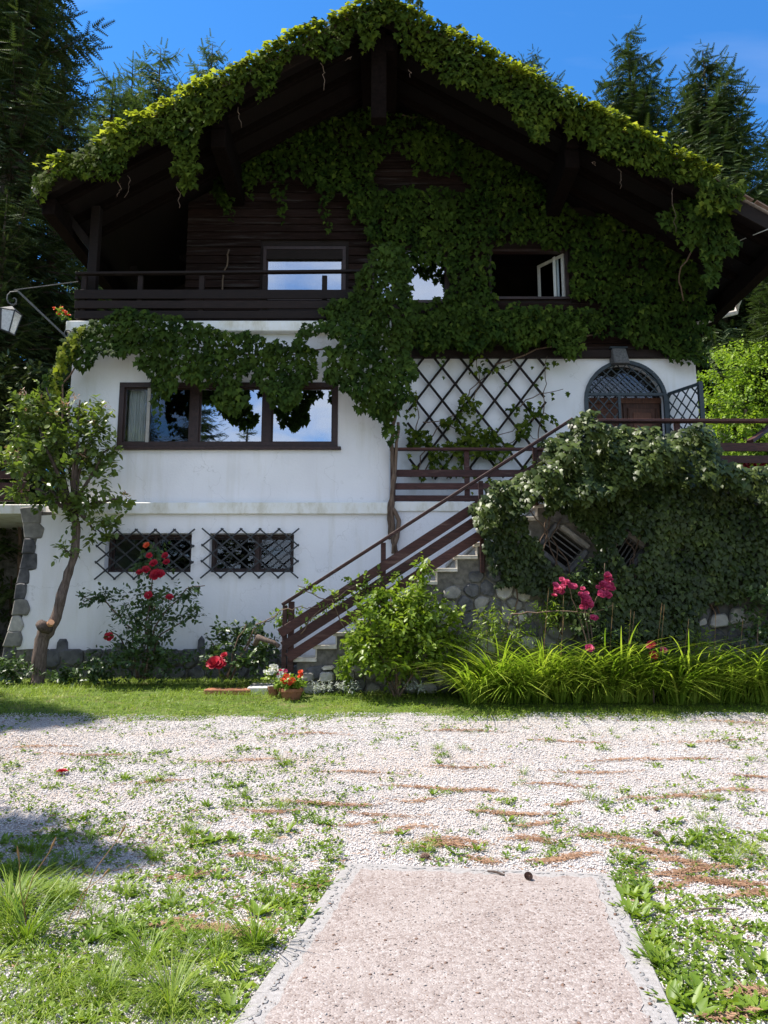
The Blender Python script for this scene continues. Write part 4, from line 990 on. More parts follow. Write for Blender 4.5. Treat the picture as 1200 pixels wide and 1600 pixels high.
    for pts in ([(640, 560), (650, 500), (700, 480), (760, 480)], [(560, 185), (600, 178), (660, 184), (740, 190)], [(955, 360), (1000, 358), (1012, 376)], [(1052, 400), (1060, 380), (1066, 345)], [(775, 570), (860, 540), (940, 520)], [(345, 460), (352, 420), (358, 390)]):
        stem(g, [at(x, y, YB - .1) for x, y in pts], .016)
    # lobes hanging from the beam over the trellis
    b = empty('creeper', at(770, 530, YB - .3), 'row of rounded creeper lobes drooping over the top of the trellis', 'creeper')
    for i, q in enumerate(([(645, 505), (690, 494), (706, 520), (700, 548), (680, 562), (652, 552)], [(700, 498), (745, 492), (770, 512), (766, 546), (735, 560), (704, 545)], [(768, 500), (800, 488), (838, 496), (842, 540), (805, 558), (770, 544)], [(836, 498), (865, 488), (905, 496), (908, 535), (898, 566), (884, 574), (866, 556), (840, 540)])):
        vine_part(b, q, YB - .34, 8.5, .098, .34, 7, seed=90 + i, tintb=.16, scale=48)
    for i, (px, y0, y1) in enumerate(((672, 555, 590), (690, 555, 600), (735, 555, 575), (886, 565, 580))):
        vine_part(b, [(px - 6, y0 - 8), (px + 6, y0 - 8), (px + 3, y1), (px - 2, y1)], YB - .36, 20, .08, .05, 3, seed=110 + i, tintb=.25)
    # right cluster bridging from the verge to the wall
    c = empty('creeper', at(1110, 340, 12.5), 'light green creeper tail spilling from the right verge of the roof', 'creeper')
    vine_part(c, [(1078, 308), (1095, 294), (1130, 291), (1163, 300), (1158, 330), (1148, 338), (1128, 340), (1100, 350), (1078, 340)], 12.0, 8, .108, .3, 7, seed=120, mat='creeper_sun', tintb=.15)
    vine_part(c, [(1062, 325), (1100, 312), (1136, 325), (1132, 380), (1132, 408), (1120, 430), (1112, 458), (1102, 465), (1090, 430), (1082, 395), (1060, 400), (1046, 370), (1030, 372), (1018, 350), (1040, 345)], 12.5, 9, .105, .35, 8, seed=123, mat='creeper', tintb=.18)
    stem(c, [at(1068, 470, 13.6), at(1060, 430, 13.2), at(1085, 380, 12.7), at(1100, 320, 12.3)], .014)
    # column in front of the balcony and down over the corner of the white block
    f = empty('creeper', at(590, 560, YL - .15), 'thick dark creeper column climbing past the balcony end in the middle of the house', 'creeper')
    COLM = [(578, 424), (598, 404), (622, 404), (638, 424), (642, 470), (642, 540), (646, 600), (632, 648), (606, 666), (577, 660), (556, 642), (532, 622), (514, 600), (520, 562), (540, 546), (504, 538), (478, 548), (470, 566), (466, 555), (488, 520), (520, 506), (502, 492), (518, 478), (556, 470), (572, 440)]
    vine_part(f, COLM, YL - .12, 8, .102, .5, 8, seed=140, mat='creeper', tintb=-.04, scale=55)
    vine_part(f, [(602, 664), (624, 660), (622, 690), (610, 700), (600, 688)], YL - .1, 15, .12, .12, 4, seed=150)
    for q in ([(617, 860), (613, 800), (616, 745), (612, 690), (618, 640), (610, 560)], [(616, 865), (622, 815), (610, 780), (618, 720), (622, 660)], [(612, 842), (608, 800), (612, 770)], [(618, 866), (615, 840), (612, 800)]):
        stem(f, [at(x, y, YL - .08 if y > 640 else YL - .2) for x, y in q], (.04, .025), wob=.02)
    # garland along the top of the white wall
    s = empty('creeper', at(290, 560, YL - .1), 'creeper garland hanging over the wide window from the left corner', 'creeper')
    SW = [(88, 592), (100, 562), (125, 532), (150, 517), (175, 498), (200, 487), (235, 492), (262, 505), (300, 515), (340, 525), (400, 540), (450, 548), (478, 544), (502, 562), (492, 600), (472, 640), (450, 660), (424, 642), (411, 612), (400, 590), (378, 600), (388, 640), (362, 656), (340, 646), (330, 612), (303, 610), (288, 600), (282, 622), (262, 640), (250, 652), (243, 632), (235, 592), (215, 566), (205, 576), (170, 562), (150, 590), (135, 586), (116, 577), (100, 602), (92, 622), (85, 617)]
    vine_part(s, SW, YL - .08, 8.5, .10, .34, 8, seed=160, mat='creeper', tintb=.0, scale=42)
    vine_part(s, [(243, 640), (262, 640), (256, 670), (252, 690), (248, 675)], YL - .12, 18, .085, .06, 3, seed=170, tintb=.1)
    vine_part(s, [(83, 600), (100, 560), (128, 528), (142, 520), (138, 540), (112, 575), (100, 610), (95, 660), (90, 690), (86, 640)], YL - .22, 9, .10, .25, 6, seed=172, mat='creeper_top', tintb=-.05)  # corner leaves take the yellow copy, a sunlit glow painted in
    stem(s, [at(92, 690, YL - .1), at(100, 600, YL - .05), at(150, 530, YL - .06), at(300, 540, YL - .06), at(430, 560, YL - .06), at(510, 545, YL - .06)], .015)
    # climber on the trellis: thin and open
    t = empty('climber', at(740, 700, YB - .15), 'thin leafy climber straggling over the trellis', 'climber')
    random.seed(5)
    runs = [[(650, 740), (668, 690), (700, 650), (730, 640), (752, 600), (745, 560)], [(655, 745), (690, 700), (745, 690), (800, 672), (838, 650)], [(700, 745), (735, 715), (780, 700), (822, 678), (845, 690)], [(720, 640), (735, 610), (760, 585), (800, 570)], [(660, 660), (690, 655), (745, 690)], [(840, 700), (846, 655), (852, 600), (855, 556)], [(640, 700), (655, 655), (650, 610)], [(800, 640), (845, 615), (880, 608)], [(830, 655), (850, 645), (872, 660)]]
    PX, PY = [], []
    for q in runs:
        stem(t, [at(x, y, YB - .13) for x, y in q], (.012, .006), wob=.03)
        for (xa, ya), (xb, yb) in zip(q, q[1:]):
            n = int(math.hypot(xb - xa, yb - ya) * (1.1 if ya > 600 and xa < 840 else .4)); s_ = RNG.random(n); PX += list(xa + (xb - xa) * s_ + RNG.normal(0, 9, n)); PY += list(ya + (yb - ya) * s_ + RNG.normal(0, 8, n))
    n = 230; PX += list(RNG.uniform(655, 835, n)); PY += list(RNG.normal(700, 26, n)); PX, PY = np.array(PX), np.array(PY)
    k = vnoise(PX / 22, PY / 22, 12) > .38; PX, PY = PX[k], PY[k]; k = len(PX)
    P = on_plane(PX, PY, YB - .14); P[:, 1] -= RNG.uniform(0, .16, k)
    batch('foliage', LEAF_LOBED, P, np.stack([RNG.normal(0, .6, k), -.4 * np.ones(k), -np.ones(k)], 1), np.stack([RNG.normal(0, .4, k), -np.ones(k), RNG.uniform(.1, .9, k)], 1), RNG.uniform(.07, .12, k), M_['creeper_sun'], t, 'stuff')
    # ivy on the terrace
    iv = empty('ivy', at(960, 830, YT - .2), 'glossy dark ivy mantling the terrace wall and its railing', 'ivy')
    IV = [(742, 830), (738, 800), (758, 772), (790, 768), (815, 745), (838, 740), (848, 705), (872, 690), (893, 668), (910, 660), (915, 685), (940, 690), (965, 680), (1000, 684), (1030, 695), (1055, 690), (1075, 682), (1094, 700), (1092, 738), (1120, 742), (1165, 752), (1230, 758), (1300, 760), (1300, 960), (1210, 960), (1170, 940), (1130, 945), (1085, 950), (1078, 1000), (1010, 1020), (960, 1015), (930, 1005), (900, 1000), (870, 960), (850, 935), (835, 940), (800, 915), (780, 925), (768, 880), (752, 870), (752, 850)]
    Hh = [[(838, 846), (845, 812), (868, 798), (912, 842), (920, 862), (900, 896), (880, 900), (846, 872)], [(952, 866), (973, 830), (1003, 854), (984, 892)], [(812, 800), (835, 778), (852, 790), (842, 835), (822, 840)]]
    vine_part(iv, IV, YT - .05, 6.5, .078, .34, 9, Hh, seed=200, mat='ivy', proto=LEAF_IVY, lean=.35, scale=46)
    top = [(756, 775), (790, 768), (815, 745), (838, 740), (848, 705), (872, 690), (893, 664), (912, 662), (920, 685), (965, 680), (1030, 694), (1075, 684), (1094, 704), (1092, 740), (1130, 745), (1230, 758), (1230, 790), (1130, 785), (1060, 770), (1000, 760), (930, 790), (860, 800), (800, 812), (745, 835), (740, 805)]
    vine_part(iv, top, YT - .3, 7, .092, .7, 9, Hh[2:], seed=210, mat='ivy', proto=LEAF_IVY, lean=.75, tintb=.28, scale=25)  # top leaves tinted lighter, sunlight painted into the ivy colour
    # crown of the ivy lying back over the wall top into the sun, its tint painted lighter
    x, y = sample_poly([(800, 765), (850, 715), (900, 690), (960, 700), (1040, 705), (1090, 700), (1090, 745), (1230, 756), (1230, 775), (1000, 775), (900, 775)], 10, 6, seed=220); k = len(x)
    P = on_plane(x, y, YT - .1); P[:, 1] += RNG.uniform(-.45, .25, k)
    batch('foliage', LEAF_IVY, P, np.stack([RNG.normal(0, .7, k), RNG.normal(-.4, .6, k), RNG.normal(-.3, .4, k)], 1), np.stack([RNG.normal(0, .5, k), RNG.normal(-.4, .4, k), np.ones(k)], 1), RNG.uniform(.06, .105, k), M_['ivy'], iv, 'stuff', np.clip(RNG.normal(.55, .25, k), 0, 1))
    random.seed(9)
    for i in range(16):
        x, y = random.uniform(800, 1180), random.uniform(960, 995); pts = [at(x, y, YT - .06)]
        for j in range(4): x += random.uniform(-28, 28); y -= random.uniform(30, 60); pts.append(at(x, max(y, 770), YT - .08))
        stem(iv, pts, (.013, .007), wob=.025)
creepers()

# ------------------------------------------------------------------ conifers
def needle_spray(pairs=7):
    v, f = [], []
    for i in range(pairs):
        y = i / pairs; L = .24 * (1 - .55 * y)
        for s in (-1, 1):
            k = len(v); v += [(0, y, 0), (s * L, y + .17, .05), (s * .02, y + .14, -.02)]; f.append((k, k + 1, k + 2))
    k = len(v); v += [(-.035, .85, 0), (.035, .85, 0), (0, 1.1, .02), (-.03, 0, 0), (.03, 0, 0), (0, .95, 0)]; f += [(k, k + 1, k + 2), (k + 3, k + 4, k + 5)]
    return np.array(v, float), np.array(f)
SPRAY = needle_spray()
def conifer_mesh(H, rad, seed, whorl=.42, nb=7, tw=20, droop=.35, base=.04, up=.2, size=.42, hang=.5, mat='spruce', power=.85, open_=0.0):
    g = np.random.default_rng(seed); P, T, Nn, Sz, Tn = [], [], [], [], []; m = MB()
    m.tube([(0, 0, -.3), (0, 0, H * .4), (.02, 0, H * .8), (0, 0, H)], [H * .014 + .05, H * .010 + .03, H * .004 + .015, .01], 8)
    z = H * base
    while z < H - .1:
        u = z / H; L = rad * ((1 - u) ** power) * g.uniform(.8, 1.12) + .12
        n = nb if u < .9 else 4
        a0 = g.uniform(0, 6.28)
        for b in range(n):
            if g.random() < open_: continue
            a = a0 + b * 2 * math.pi / n + g.normal(0, .18); l = L * g.uniform(.72, 1.15); d = np.array([math.cos(a), math.sin(a), 0]); zz0 = z + g.uniform(-.5, .5) * whorl
            dr = droop * (1.1 - u) + g.normal(0, .06); rise = up + .5 * u
            def bp(s): return np.array([0, 0, zz0]) + d * l * s + np.array([0, 0, 1]) * l * (rise * s * (.4) - dr * s * s + .16 * s ** 4)
            if l > .5: m.tube([bp(s) for s in (0, .3, .6, .95)], [.012 + .012 * l, .01 + .007 * l, .012, .004], 4, False)
            k = max(5, int(tw * l / max(rad, .1) + 4)); side = np.array([-d[1], d[0], 0])
            for s in np.linspace(.12, 1, k):
                p = bp(s); ds = bp(min(1, s + .05)) - bp(s - .05); ds /= np.linalg.norm(ds) + 1e-9
                for sg in ((-1, 1) if s < .97 else (0,)):
                    t = ds * g.uniform(.5, .9) + side * sg * g.uniform(.6, 1.1) + np.array([0, 0, -hang * g.uniform(.3, 1.2) * (s < .97)])
                    P.append(p + g.normal(0, .03, 3)); T.append(t); Nn.append(np.array([g.normal(0, .3), g.normal(0, .3), 1])); Sz.append(size * g.uniform(.6, 1.2) * (1 - .35 * s) * min(1, .35 + l * .6)); Tn.append(.15 + .5 * s * g.random() + .25 * g.random())
        z += whorl * g.uniform(.8, 1.2) * (1 - .35 * u)
    trunk = m.mesh('trunk')
    o = batch('foliage', SPRAY, np.array(P), np.array(T), np.array(Nn), np.array(Sz), M_[mat], None, None, np.array(Tn))
    me = o.data; bpy.data.objects.remove(o)
    return trunk, me
def place_tree(name, meshes, loc, label, group=None, rot=0, s=1, sxy=None, cat='tree', leaf='foliage'):
    t = empty(name, (0, 0, 0), label, cat, group)
    a = link('trunk', meshes[0], M_['bark_far'], t); b = link('foliage', meshes[1], None, t, 'stuff')
    t.location = loc; t.rotation_euler = (0, 0, rot); t.scale = (sxy or s, sxy or s, s)
    return t
def gz(y): return float(G(y)) - .05
def conifers():
    big = conifer_mesh(24, 3.9, 1, whorl=.42, nb=8, tw=26, size=.55, hang=.75)
    mid = conifer_mesh(15, 2.9, 2, whorl=.40, nb=7, tw=16, size=.55, hang=.55)
    thin = conifer_mesh(15, 2.3, 3, whorl=.62, nb=6, tw=15, size=.5, hang=.35, droop=.2, up=.35, open_=.12)
    larch = conifer_mesh(14, 2.6, 4, whorl=.42, nb=8, tw=24, size=.5, hang=.8, droop=.15, up=.45, mat='larch', open_=.15, base=.3, power=.6)
    open_big = conifer_mesh(21, 5.4, 5, whorl=.62, nb=8, tw=46, size=.62, hang=.7, droop=.25, up=.3, open_=.1, base=.25, power=.74)
    full_big = conifer_mesh(20, 5.9, 6, whorl=.42, nb=9, tw=44, size=.62, hang=.9, base=.25, power=.74)
    def spot(px, Y): return at(px, 900, Y).x
    def height(py, Y, px): return at(px, py, Y).z - float(G(Y))
    # beside the house, left
    place_tree('spruce_tree', big, (at(12, 500, 17.5).x - .2, 17.5, gz(17.5)), 'huge dark spruce filling the left edge of the picture', 'spruces at the left of the house', .3, 1.02, 1.0)
    h = height(32, 19.5, 128); place_tree('spruce_tree', mid, (at(104, 60, 19.5).x, 19.5, gz(19.5)), 'pointed spruce standing between the huge dark spruce and the roof', 'spruces at the left of the house', 1.1, h / 15, .95)
    h = height(440, 15.0, 60); place_tree('spruce_tree', mid, (at(-5, 500, 15.6).x, 15.6, gz(15.6)), 'lower young spruce behind the wall lantern at the left', 'spruces at the left of the house', 2.2, h / 15 * 1.3, .72)
    # behind the roof on the right
    for px, py, Y, me, rot, sx_, lab in ((980, 52, 30, open_big, .5, 1.2, 'open branched spruce rising behind the right roof slope, taller of the two'), (1098, 76, 28, full_big, 2.0, 1.08, 'dense full spruce behind the right roof slope'), (1212, 205, 31, open_big, 3.1, 1.2, 'dark spruce half cut off by the right edge of the picture'), (832, 86, 36, full_big, 4.0, 1.25, 'dark conifer top just showing over the roof beside the tall open spruce')):
        h = height(py, Y, px); place_tree('spruce_tree', me, (at(px, py, Y).x, Y, gz(Y)), lab, 'spruces behind the roof', rot, h / (21 if me is open_big else 20), sx_)
    h = height(390, 22, 1190); place_tree('spruce_tree', mid, (at(1212, 500, 22).x, 22, gz(22)), 'low dark spruce behind the bright bush at the right', 'spruces behind the roof', .9, h / 15, 1.15)
    # larches far behind on the left
    for i, (px, py, Y, rot, lab) in enumerate(((176, 140, 40, .2, 'pale larch nearest the left spruces behind the roof'), (206, 136, 43, 1.4, 'thin larch with bare stem showing, second from the left'), (250, 105, 41, 2.8, 'taller feathery larch in the middle of the larches'), (331, 95, 45, 4.0, 'lone larch crown peeping over the left roof slope'))):
        h = height(py, Y, px); place_tree('larch_tree', larch, (at(px, py, Y).x, Y, gz(Y)), lab, 'larches behind the roof', rot, h / 14 * 1.04, 1.9)
    # trees on the near side of the yard: their shadows and reflections are in the picture
    for x, y, s, sxy, rot, me, lab in ((-10.6, 10.2, .86, .95, .4, mid, 'spruce at the left of the yard that shades the lawn'), (-6.6, 6.2, .60, .62, 1.7, mid, 'small spruce left of the gravel that shades its edge'), (-6.9, -12, .88, 1.0, 2.5, thin, 'slender spruce reflected in the middle pane of the wide window'), (-9.9, -14, 1.1, 1.15, 3.3, mid, 'broad spruce reflected at the left of the wide window'), (-14, -13, 1.3, 1.3, .9, mid, 'tall spruce at the far side of the yard')):
        place_tree('spruce_tree', me, (x, y, gz(y)), lab, 'spruces round the yard', rot, s, sxy)
conifers()

# ------------------------------------------------------------------ broadleaf plants
def blob(px, py, Y, rx, ry, dy=None):
    c = at(px, py, Y); k = (c - Vector((0, 0, CAM_H))).length / FPX
    return (np.array(c), np.array([rx * k, (dy if dy is not None else max(rx, ry) * k * .9), ry * k]))
def leafy(root, blobs, n, size, proto, mat, per=8, twig=.16, updir=.25, tintb=0, fill=.45, name='foliage', droop=.2):
    vol = np.array([b[1][0] * b[1][2] for b in blobs]); cnt = (n * vol / vol.sum()).astype(int) + 1
    P, T, Nn, Sz, Tn = [], [], [], [], []
    for (c, r), k in zip(blobs, cnt):
        nt = max(1, k // per); u = unit(RNG.normal(0, 1, (nt, 3))); rad = RNG.uniform(fill, 1.0, nt)[:, None]
        e = c + u * r * rad; axis = unit(u + np.array([0, 0, updir]) + RNG.normal(0, .35, (nt, 3)))
        side = unit(np.cross(axis, unit(RNG.normal(0, 1, (nt, 3))))); tt = RNG.random(nt)
        for j in range(per):
            s = j / per; sg = 1 if j % 2 else -1
            P.append(e + axis * (s - .4) * twig * RNG.uniform(.8, 1.3, (nt, 1))); T.append(axis * .55 + side * sg * .8 + np.array([0, 0, -droop]) + RNG.normal(0, .25, (nt, 3)))
            Nn.append(np.array([0, -.25, 1]) + RNG.normal(0, .45, (nt, 3))); Sz.append(size * RNG.uniform(.65, 1.2, nt)); Tn.append(np.clip(.25 + .4 * tt + RNG.normal(0, .15, nt) + tintb + .15 * (u[:, 2] > .3), 0, 1))
    return batch(name, proto, np.concatenate(P), np.concatenate(T), np.concatenate(Nn), np.concatenate(Sz), M_[mat], root, 'stuff', np.concatenate(Tn))
def flower_mesh(name, mat, r, layers=((5, 1.0, .25), (5, .8, .8), (4, .55, 1.6)), wide=.62):
    P, T, Nn, Sz = [], [], [], []
    for n, s, up in layers:
        for i in range(n):
            a = 2 * math.pi * (i + .5 * s) / n + s * 3; d = np.array([math.cos(a), math.sin(a), 0]); P.append(d * r * .12); T.append(d + np.array([0, 0, up])); Nn.append(np.array([0, 0, 1]) - d * up * .9); Sz.append(r * s)
    pr = fan([(-.12, 0, 0), (.12, 0, 0), (wide, .5, .12), (wide * .7, .95, .02), (0, 1.05, -.08), (-wide * .7, .95, .02), (-wide, .5, .12)], (0, .5, -.1))
    o = batch(name, pr, np.array(P), np.array(T), np.array(Nn), np.array(Sz), M_[mat]); me = o.data; bpy.data.objects.remove(o); return me
FL = {k: flower_mesh('flower', m, 1.0) for k, m in (('red', 'petal_red'), ('pink', 'petal_pink'), ('orange', 'petal_orange'), ('white', 'petal_white'))}
def bloom(root, kind, p, r, face=(0, -1, .6), name='flower'):
    o = bpy.data.objects.new(name, FL[kind]); COL.objects.link(o); o.parent = root
    q = Vector(face).normalized() + Vector((random.uniform(-.35, .35), random.uniform(-.35, .35), random.uniform(-.2, .35)))
    o.rotation_mode = 'QUATERNION'; o.rotation_quaternion = q.to_track_quat('Z', 'Y'); o.scale = (r, r, r)
    o.location = Vector(p) - (Vector(root.location) if root.type == 'EMPTY' else Vector())
    return o
def cluster(root, kind, px, py, Y, n, spread, r):
    for _ in range(n): bloom(root, kind, at(px + random.gauss(0, spread), py + random.gauss(0, spread), Y + random.uniform(-.06, .06)), r * random.uniform(.8, 1.15))

def garden():
    # --- tree at the left corner
    Y = 12.0; t = empty('garden_tree', gfind_at(60, Y), 'small leaning tree with knobbly trunk at the left corner of the house', 'tree')
    path = [(58, 1078), (60, 1040), (66, 1000), (74, 985), (88, 965), (97, 930), (107, 895), (117, 862), (119, 830), (115, 800), (112, 770)]
    rad = [.12, .10, .095, .11, .08, .068, .066, .062, .058, .055, .05]
    pts = [at(x, y, Y) for x, y in path]; pts2, r2 = [], []
    for i, (a, b) in enumerate(zip(pts, pts[1:])):
        for s in (0, .33, .66): pts2.append(a.lerp(b, s) + Vector((random.uniform(-.012, .012), random.uniform(-.012, .012), 0))); r2.append((rad[i] * (1 - s) + rad[i + 1] * s) * random.uniform(.82, 1.2))
    MB().tube(pts2, r2, 10).build('trunk', M_['bark'], t, smooth=True)
    MB().tube([at(76, 985, Y - .03), at(66, 978, Y - .14), at(62, 974, Y - .2)], [.09, .09, .07], 9).build('burl', M_['bark'], t, smooth=True)
    MB().tube([at(78, 975, Y - .12), at(80, 972, Y - .155)], [.055, .05], 9).build('sawn_stub', M_['cut_wood'], t)
    ends = [(40, 612), (72, 605), (102, 622), (125, 625), (150, 660), (170, 700), (20, 745), (60, 720), (120, 680), (185, 780), (150, 830), (100, 740), (12, 710)]
    for x, y in ends: stem(t, [at(115, 800, Y), at((115 + x) / 2 + random.randint(-8, 8), (790 + y) / 2, Y + random.uniform(-.2, .2)), at(x, y, Y + random.uniform(-.35, .3))], (.04, .012), 'branch', 'bark', .03)
    stem(t, [at(112, 870, Y - .05), at(104, 862, Y - .2), at(95, 850, Y - .3)], (.02, .01), 'branch', 'bark')
    B = [blob(40, 640, Y, 20, 34, .25), blob(72, 640, Y, 18, 40, .25), blob(102, 655, Y, 18, 36, .25), blob(125, 655, Y - .1, 16, 34, .25), blob(158, 660, Y - .1, 18, 34, .25), blob(60, 685, Y, 40, 28, .4), blob(140, 695, Y - .1, 42, 28, .4), blob(30, 725, Y - .2, 34, 24, .4), blob(95, 720, Y, 46, 40, .5), blob(160, 735, Y, 30, 26, .4), blob(80, 775, Y - .1, 36, 24, .4), blob(130, 785, Y - .1, 34, 24, .35), blob(178, 785, Y - .1, 20, 14, .25), blob(165, 815, Y - .1, 28, 14, .25), blob(150, 838, Y, 26, 10, .2), blob(25, 768, Y, 24, 12, .25), blob(12, 705, Y, 14, 12, .2), blob(120, 815, Y, 20, 14, .2)]
    leafy(t, B, 3700, .112, LEAF_OVAL, 'tree_leaf', 8, .26, .6, .1, .3)
    leafy(t, [blob(101, 858, Y - .25, 17, 16, .15)], 60, .10, LEAF_OVAL, 'tree_leaf', 6, .15)
    sh = [(33, 617), (40, 640), (68, 625), (105, 630), (122, 628), (165, 636), (196, 770), (10, 705), (85, 650), (150, 660), (128, 712), (18, 700)]
    for x, y in sh:
        leafy(t, [blob(x, y, Y - .2, 7, 9, .06)], 14, .075, LEAF_SLIM, 'young_shoot', 5, .09, 1.2, .3)
    # --- red rose bush below the left cellar window
    Y = 11.9; r = empty('rose_bush', gfind_at(222, Y), 'tall open rose bush with red blooms in front of the left cellar window', 'rose bush')
    for q in ([(222, 1060), (228, 980), (236, 920), (240, 850)], [(228, 1060), (240, 980), (290, 920), (320, 915)], [(215, 1060), (205, 985), (165, 940), (118, 930)], [(225, 1060), (250, 990), (300, 965)], [(218, 1060), (190, 1000), (172, 985)], [(226, 1060), (232, 960), (260, 930)]):
        stem(r, [at(x, y, Y + random.uniform(-.1, .1)) for x, y in q], (.016, .007), 'stem', 'vine_stem', .02)
    B = [blob(235, 890, Y, 26, 26, .25), blob(235, 940, Y, 44, 32, .4), blob(165, 935, Y, 38, 14, .2), blob(132, 935, Y, 16, 10, .1), blob(292, 930, Y, 28, 18, .25), blob(298, 960, Y, 20, 18, .2), blob(205, 965, Y, 32, 20, .3), blob(262, 965, Y, 28, 16, .3), blob(225, 1000, Y - .1, 56, 34, .4), blob(195, 1035, Y - .1, 50, 26, .4), blob(258, 1035, Y - .1, 46, 28, .4), blob(242, 862, Y, 16, 14, .15)]
    leafy(r, B, 2700, .08, LEAF_OVAL, 'rose_leaf', 7, .2, .2, -.05, .2)
    for x, y, s in ((243, 898, .085), (240, 880, .06), (228, 890, .06), (258, 868, .05), (260, 878, .05), (233, 868, .045), (218, 894, .05), (232, 930, .06), (265, 933, .055), (170, 995, .065), (250, 897, .07)): bloom(r, 'red', at(x, y, Y - .3), s)
    bloom(r, 'orange', at(229, 852, Y - .25), .05)
    # --- lower rose left of the stairs
    Y = 11.5; r = empty('rose_bush', gfind_at(350, Y), 'low rose bush with one big crimson bloom beside the stair newel', 'rose bush')
    for q in ([(345, 1062), (340, 1030), (330, 1000)], [(355, 1062), (365, 1010), (385, 975)], [(350, 1062), (380, 1020), (400, 985)], [(360, 1062), (400, 985), (430, 965)]): stem(r, [at(x, y, Y) for x, y in q], (.014, .006), 'stem')
    leafy(r, [blob(335, 1030, Y, 26, 34, .3), blob(370, 1000, Y + .2, 36, 28, .3), blob(385, 1035, Y, 34, 30, .3), blob(350, 985, Y + .2, 14, 22, .2), blob(405, 985, Y + .2, 26, 12, .2), blob(415, 1020, Y + .1, 22, 34, .2)], 1300, .085, LEAF_OVAL, 'rose_leaf', 7, .18, .1, -.05, .15)
    for x, y, s in ((334, 1036, .10), (343, 1038, .09), (350, 1024, .05)): bloom(r, 'red', at(x, y, Y - .35), s)
    # bushes hugging the foot of the wall
    for px, w, hh, lab in ((20, 30, 28, 'dark ground shrub at the foot of the corner pier'), (105, 34, 20, 'low dark shrub right of the leaning tree trunk'), (150, 30, 30, 'dark shrub between the leaning tree and the tall rose')):
        Y = 11.9; b = empty('shrub', gfind_at(px, Y), lab, 'shrub'); c = blob(px, 1078 - hh, Y, w, hh, .3); stem(b, [gfind_at(px, Y), Vector(c[0])], (.015, .008)); leafy(b, [c], 420, .075, LEAF_OVAL, 'rose_leaf', 6, .15, .3, -.1, .1)
    # --- climber over the lower stair rail
    Y = YR1 - .06; c = empty('climber', at(480, 960, Y), 'light green climber twining over the lower end of the stair railing', 'climber')
    for q in ([(545, 1000), (520, 940), (480, 925), (465, 915)], [(400, 975), (440, 955), (470, 950), (500, 945)], [(470, 990), (500, 950), (560, 915), (600, 920)]): stem(c, [at(x, y, Y) for x, y in q], (.009, .005), 'stem')
    leafy(c, [blob(485, 918, Y, 22, 9, .12), blob(555, 912, Y, 26, 12, .15), blob(580, 930, Y, 34, 16, .2), blob(520, 940, Y, 22, 14, .15), blob(470, 965, Y + .25, 40, 14, .2), blob(425, 970, Y + .3, 30, 10, .2), blob(605, 900, Y, 20, 14, .15)], 620, .07, LEAF_OVAL, 'shrub_leaf', 6, .16, .1)
    # --- green shrub in the middle, in front of the stairs
    Y = 10.75; s = empty('shrub', gfind_at(620, Y), 'fresh green leafy shrub in front of the stone stairs', 'shrub')
    for x, y in ((575, 960), (610, 930), (650, 960), (690, 990), (640, 1010), (580, 1020)): stem(s, [gfind_at(620, Y), at(x, y, Y)], (.02, .007))
    leafy(s, [blob(560, 990, Y, 26, 30, .3), blob(700, 975, Y + .1, 24, 26, .3), blob(600, 930, Y + .1, 30, 18, .3), blob(595, 965, Y, 44, 34, .45), blob(640, 935, Y + .1, 46, 26, .4), blob(625, 985, Y, 58, 44, .5), blob(665, 965, Y, 34, 34, .4), blob(570, 1015, Y - .1, 34, 34, .4), blob(620, 1035, Y - .1, 62, 34, .45), blob(680, 1010, Y, 36, 36, .4), blob(660, 895, Y + .1, 14, 26, .15), blob(545, 1040, Y, 16, 28, .2), blob(705, 952, Y, 10, 14, .1)], 5200, .082, LEAF_OVAL, 'shrub_leaf', 8, .2, .3, 0, .25)
    # --- light shrubs behind the lilies
    Y = 10.9
    for px, py, w, hh, lab in ((760, 985, 40, 30, 'light leafy perennial between the green shrub and the lilies'), (850, 965, 40, 26, 'thin light stems of a perennial in front of the shaded stone wall')):
        b = empty('perennial', gfind_at(px, Y), lab, 'plant'); stem(b, [gfind_at(px, Y), at(px, py, Y)], (.01, .005)); stem(b, [gfind_at(px, Y), at(px + w, py - hh, Y)], (.008, .004))
        leafy(b, [blob(px, py, Y, w, hh, .3), blob(px + 10, py - hh * .8, Y, w * .5, hh * .6, .2)], 420, .075, LEAF_SLIM, 'shrub_leaf', 7, .22, .6, .05, .2)
    for px, py, w, hh, lab in ((720, 1000, 30, 30, 'leafy perennial right beside the fresh green shrub'), (800, 985, 34, 34, 'tall leafy perennial at the left end of the lily bed'), (985, 1000, 40, 22, 'low leafy perennial under the ivy behind the lilies'), (1090, 1000, 44, 24, 'leafy perennial in front of the pale stones right of the ivy')):
        b = empty('perennial', gfind_at(px, Y), lab, 'plant'); stem(b, [gfind_at(px, Y), at(px, py, Y)], (.01, .005)); leafy(b, [blob(px, py, Y, w, hh, .3), blob(px + 8, py + 25, Y, w, 22, .3)], 420, .08, LEAF_SLIM, 'shrub_leaf', 7, .2, .6, -.05, .2)
    # --- pink rambler on the terrace wall
    Y = YT - .55; r = empty('rose_bush', gfind_at(920, Y), 'rambler rose with pink clusters in front of the ivy wall', 'rose bush')
    for q in ([(930, 1040), (922, 960), (945, 910), (945, 880)], [(925, 1040), (905, 960), (885, 910)], [(928, 1040), (915, 960), (908, 930)], [(800, 960), (850, 955), (930, 958), (958, 945)]): stem(r, [at(x, y, Y) for x, y in q], (.011, .005), 'stem', 'vine_stem', .015)
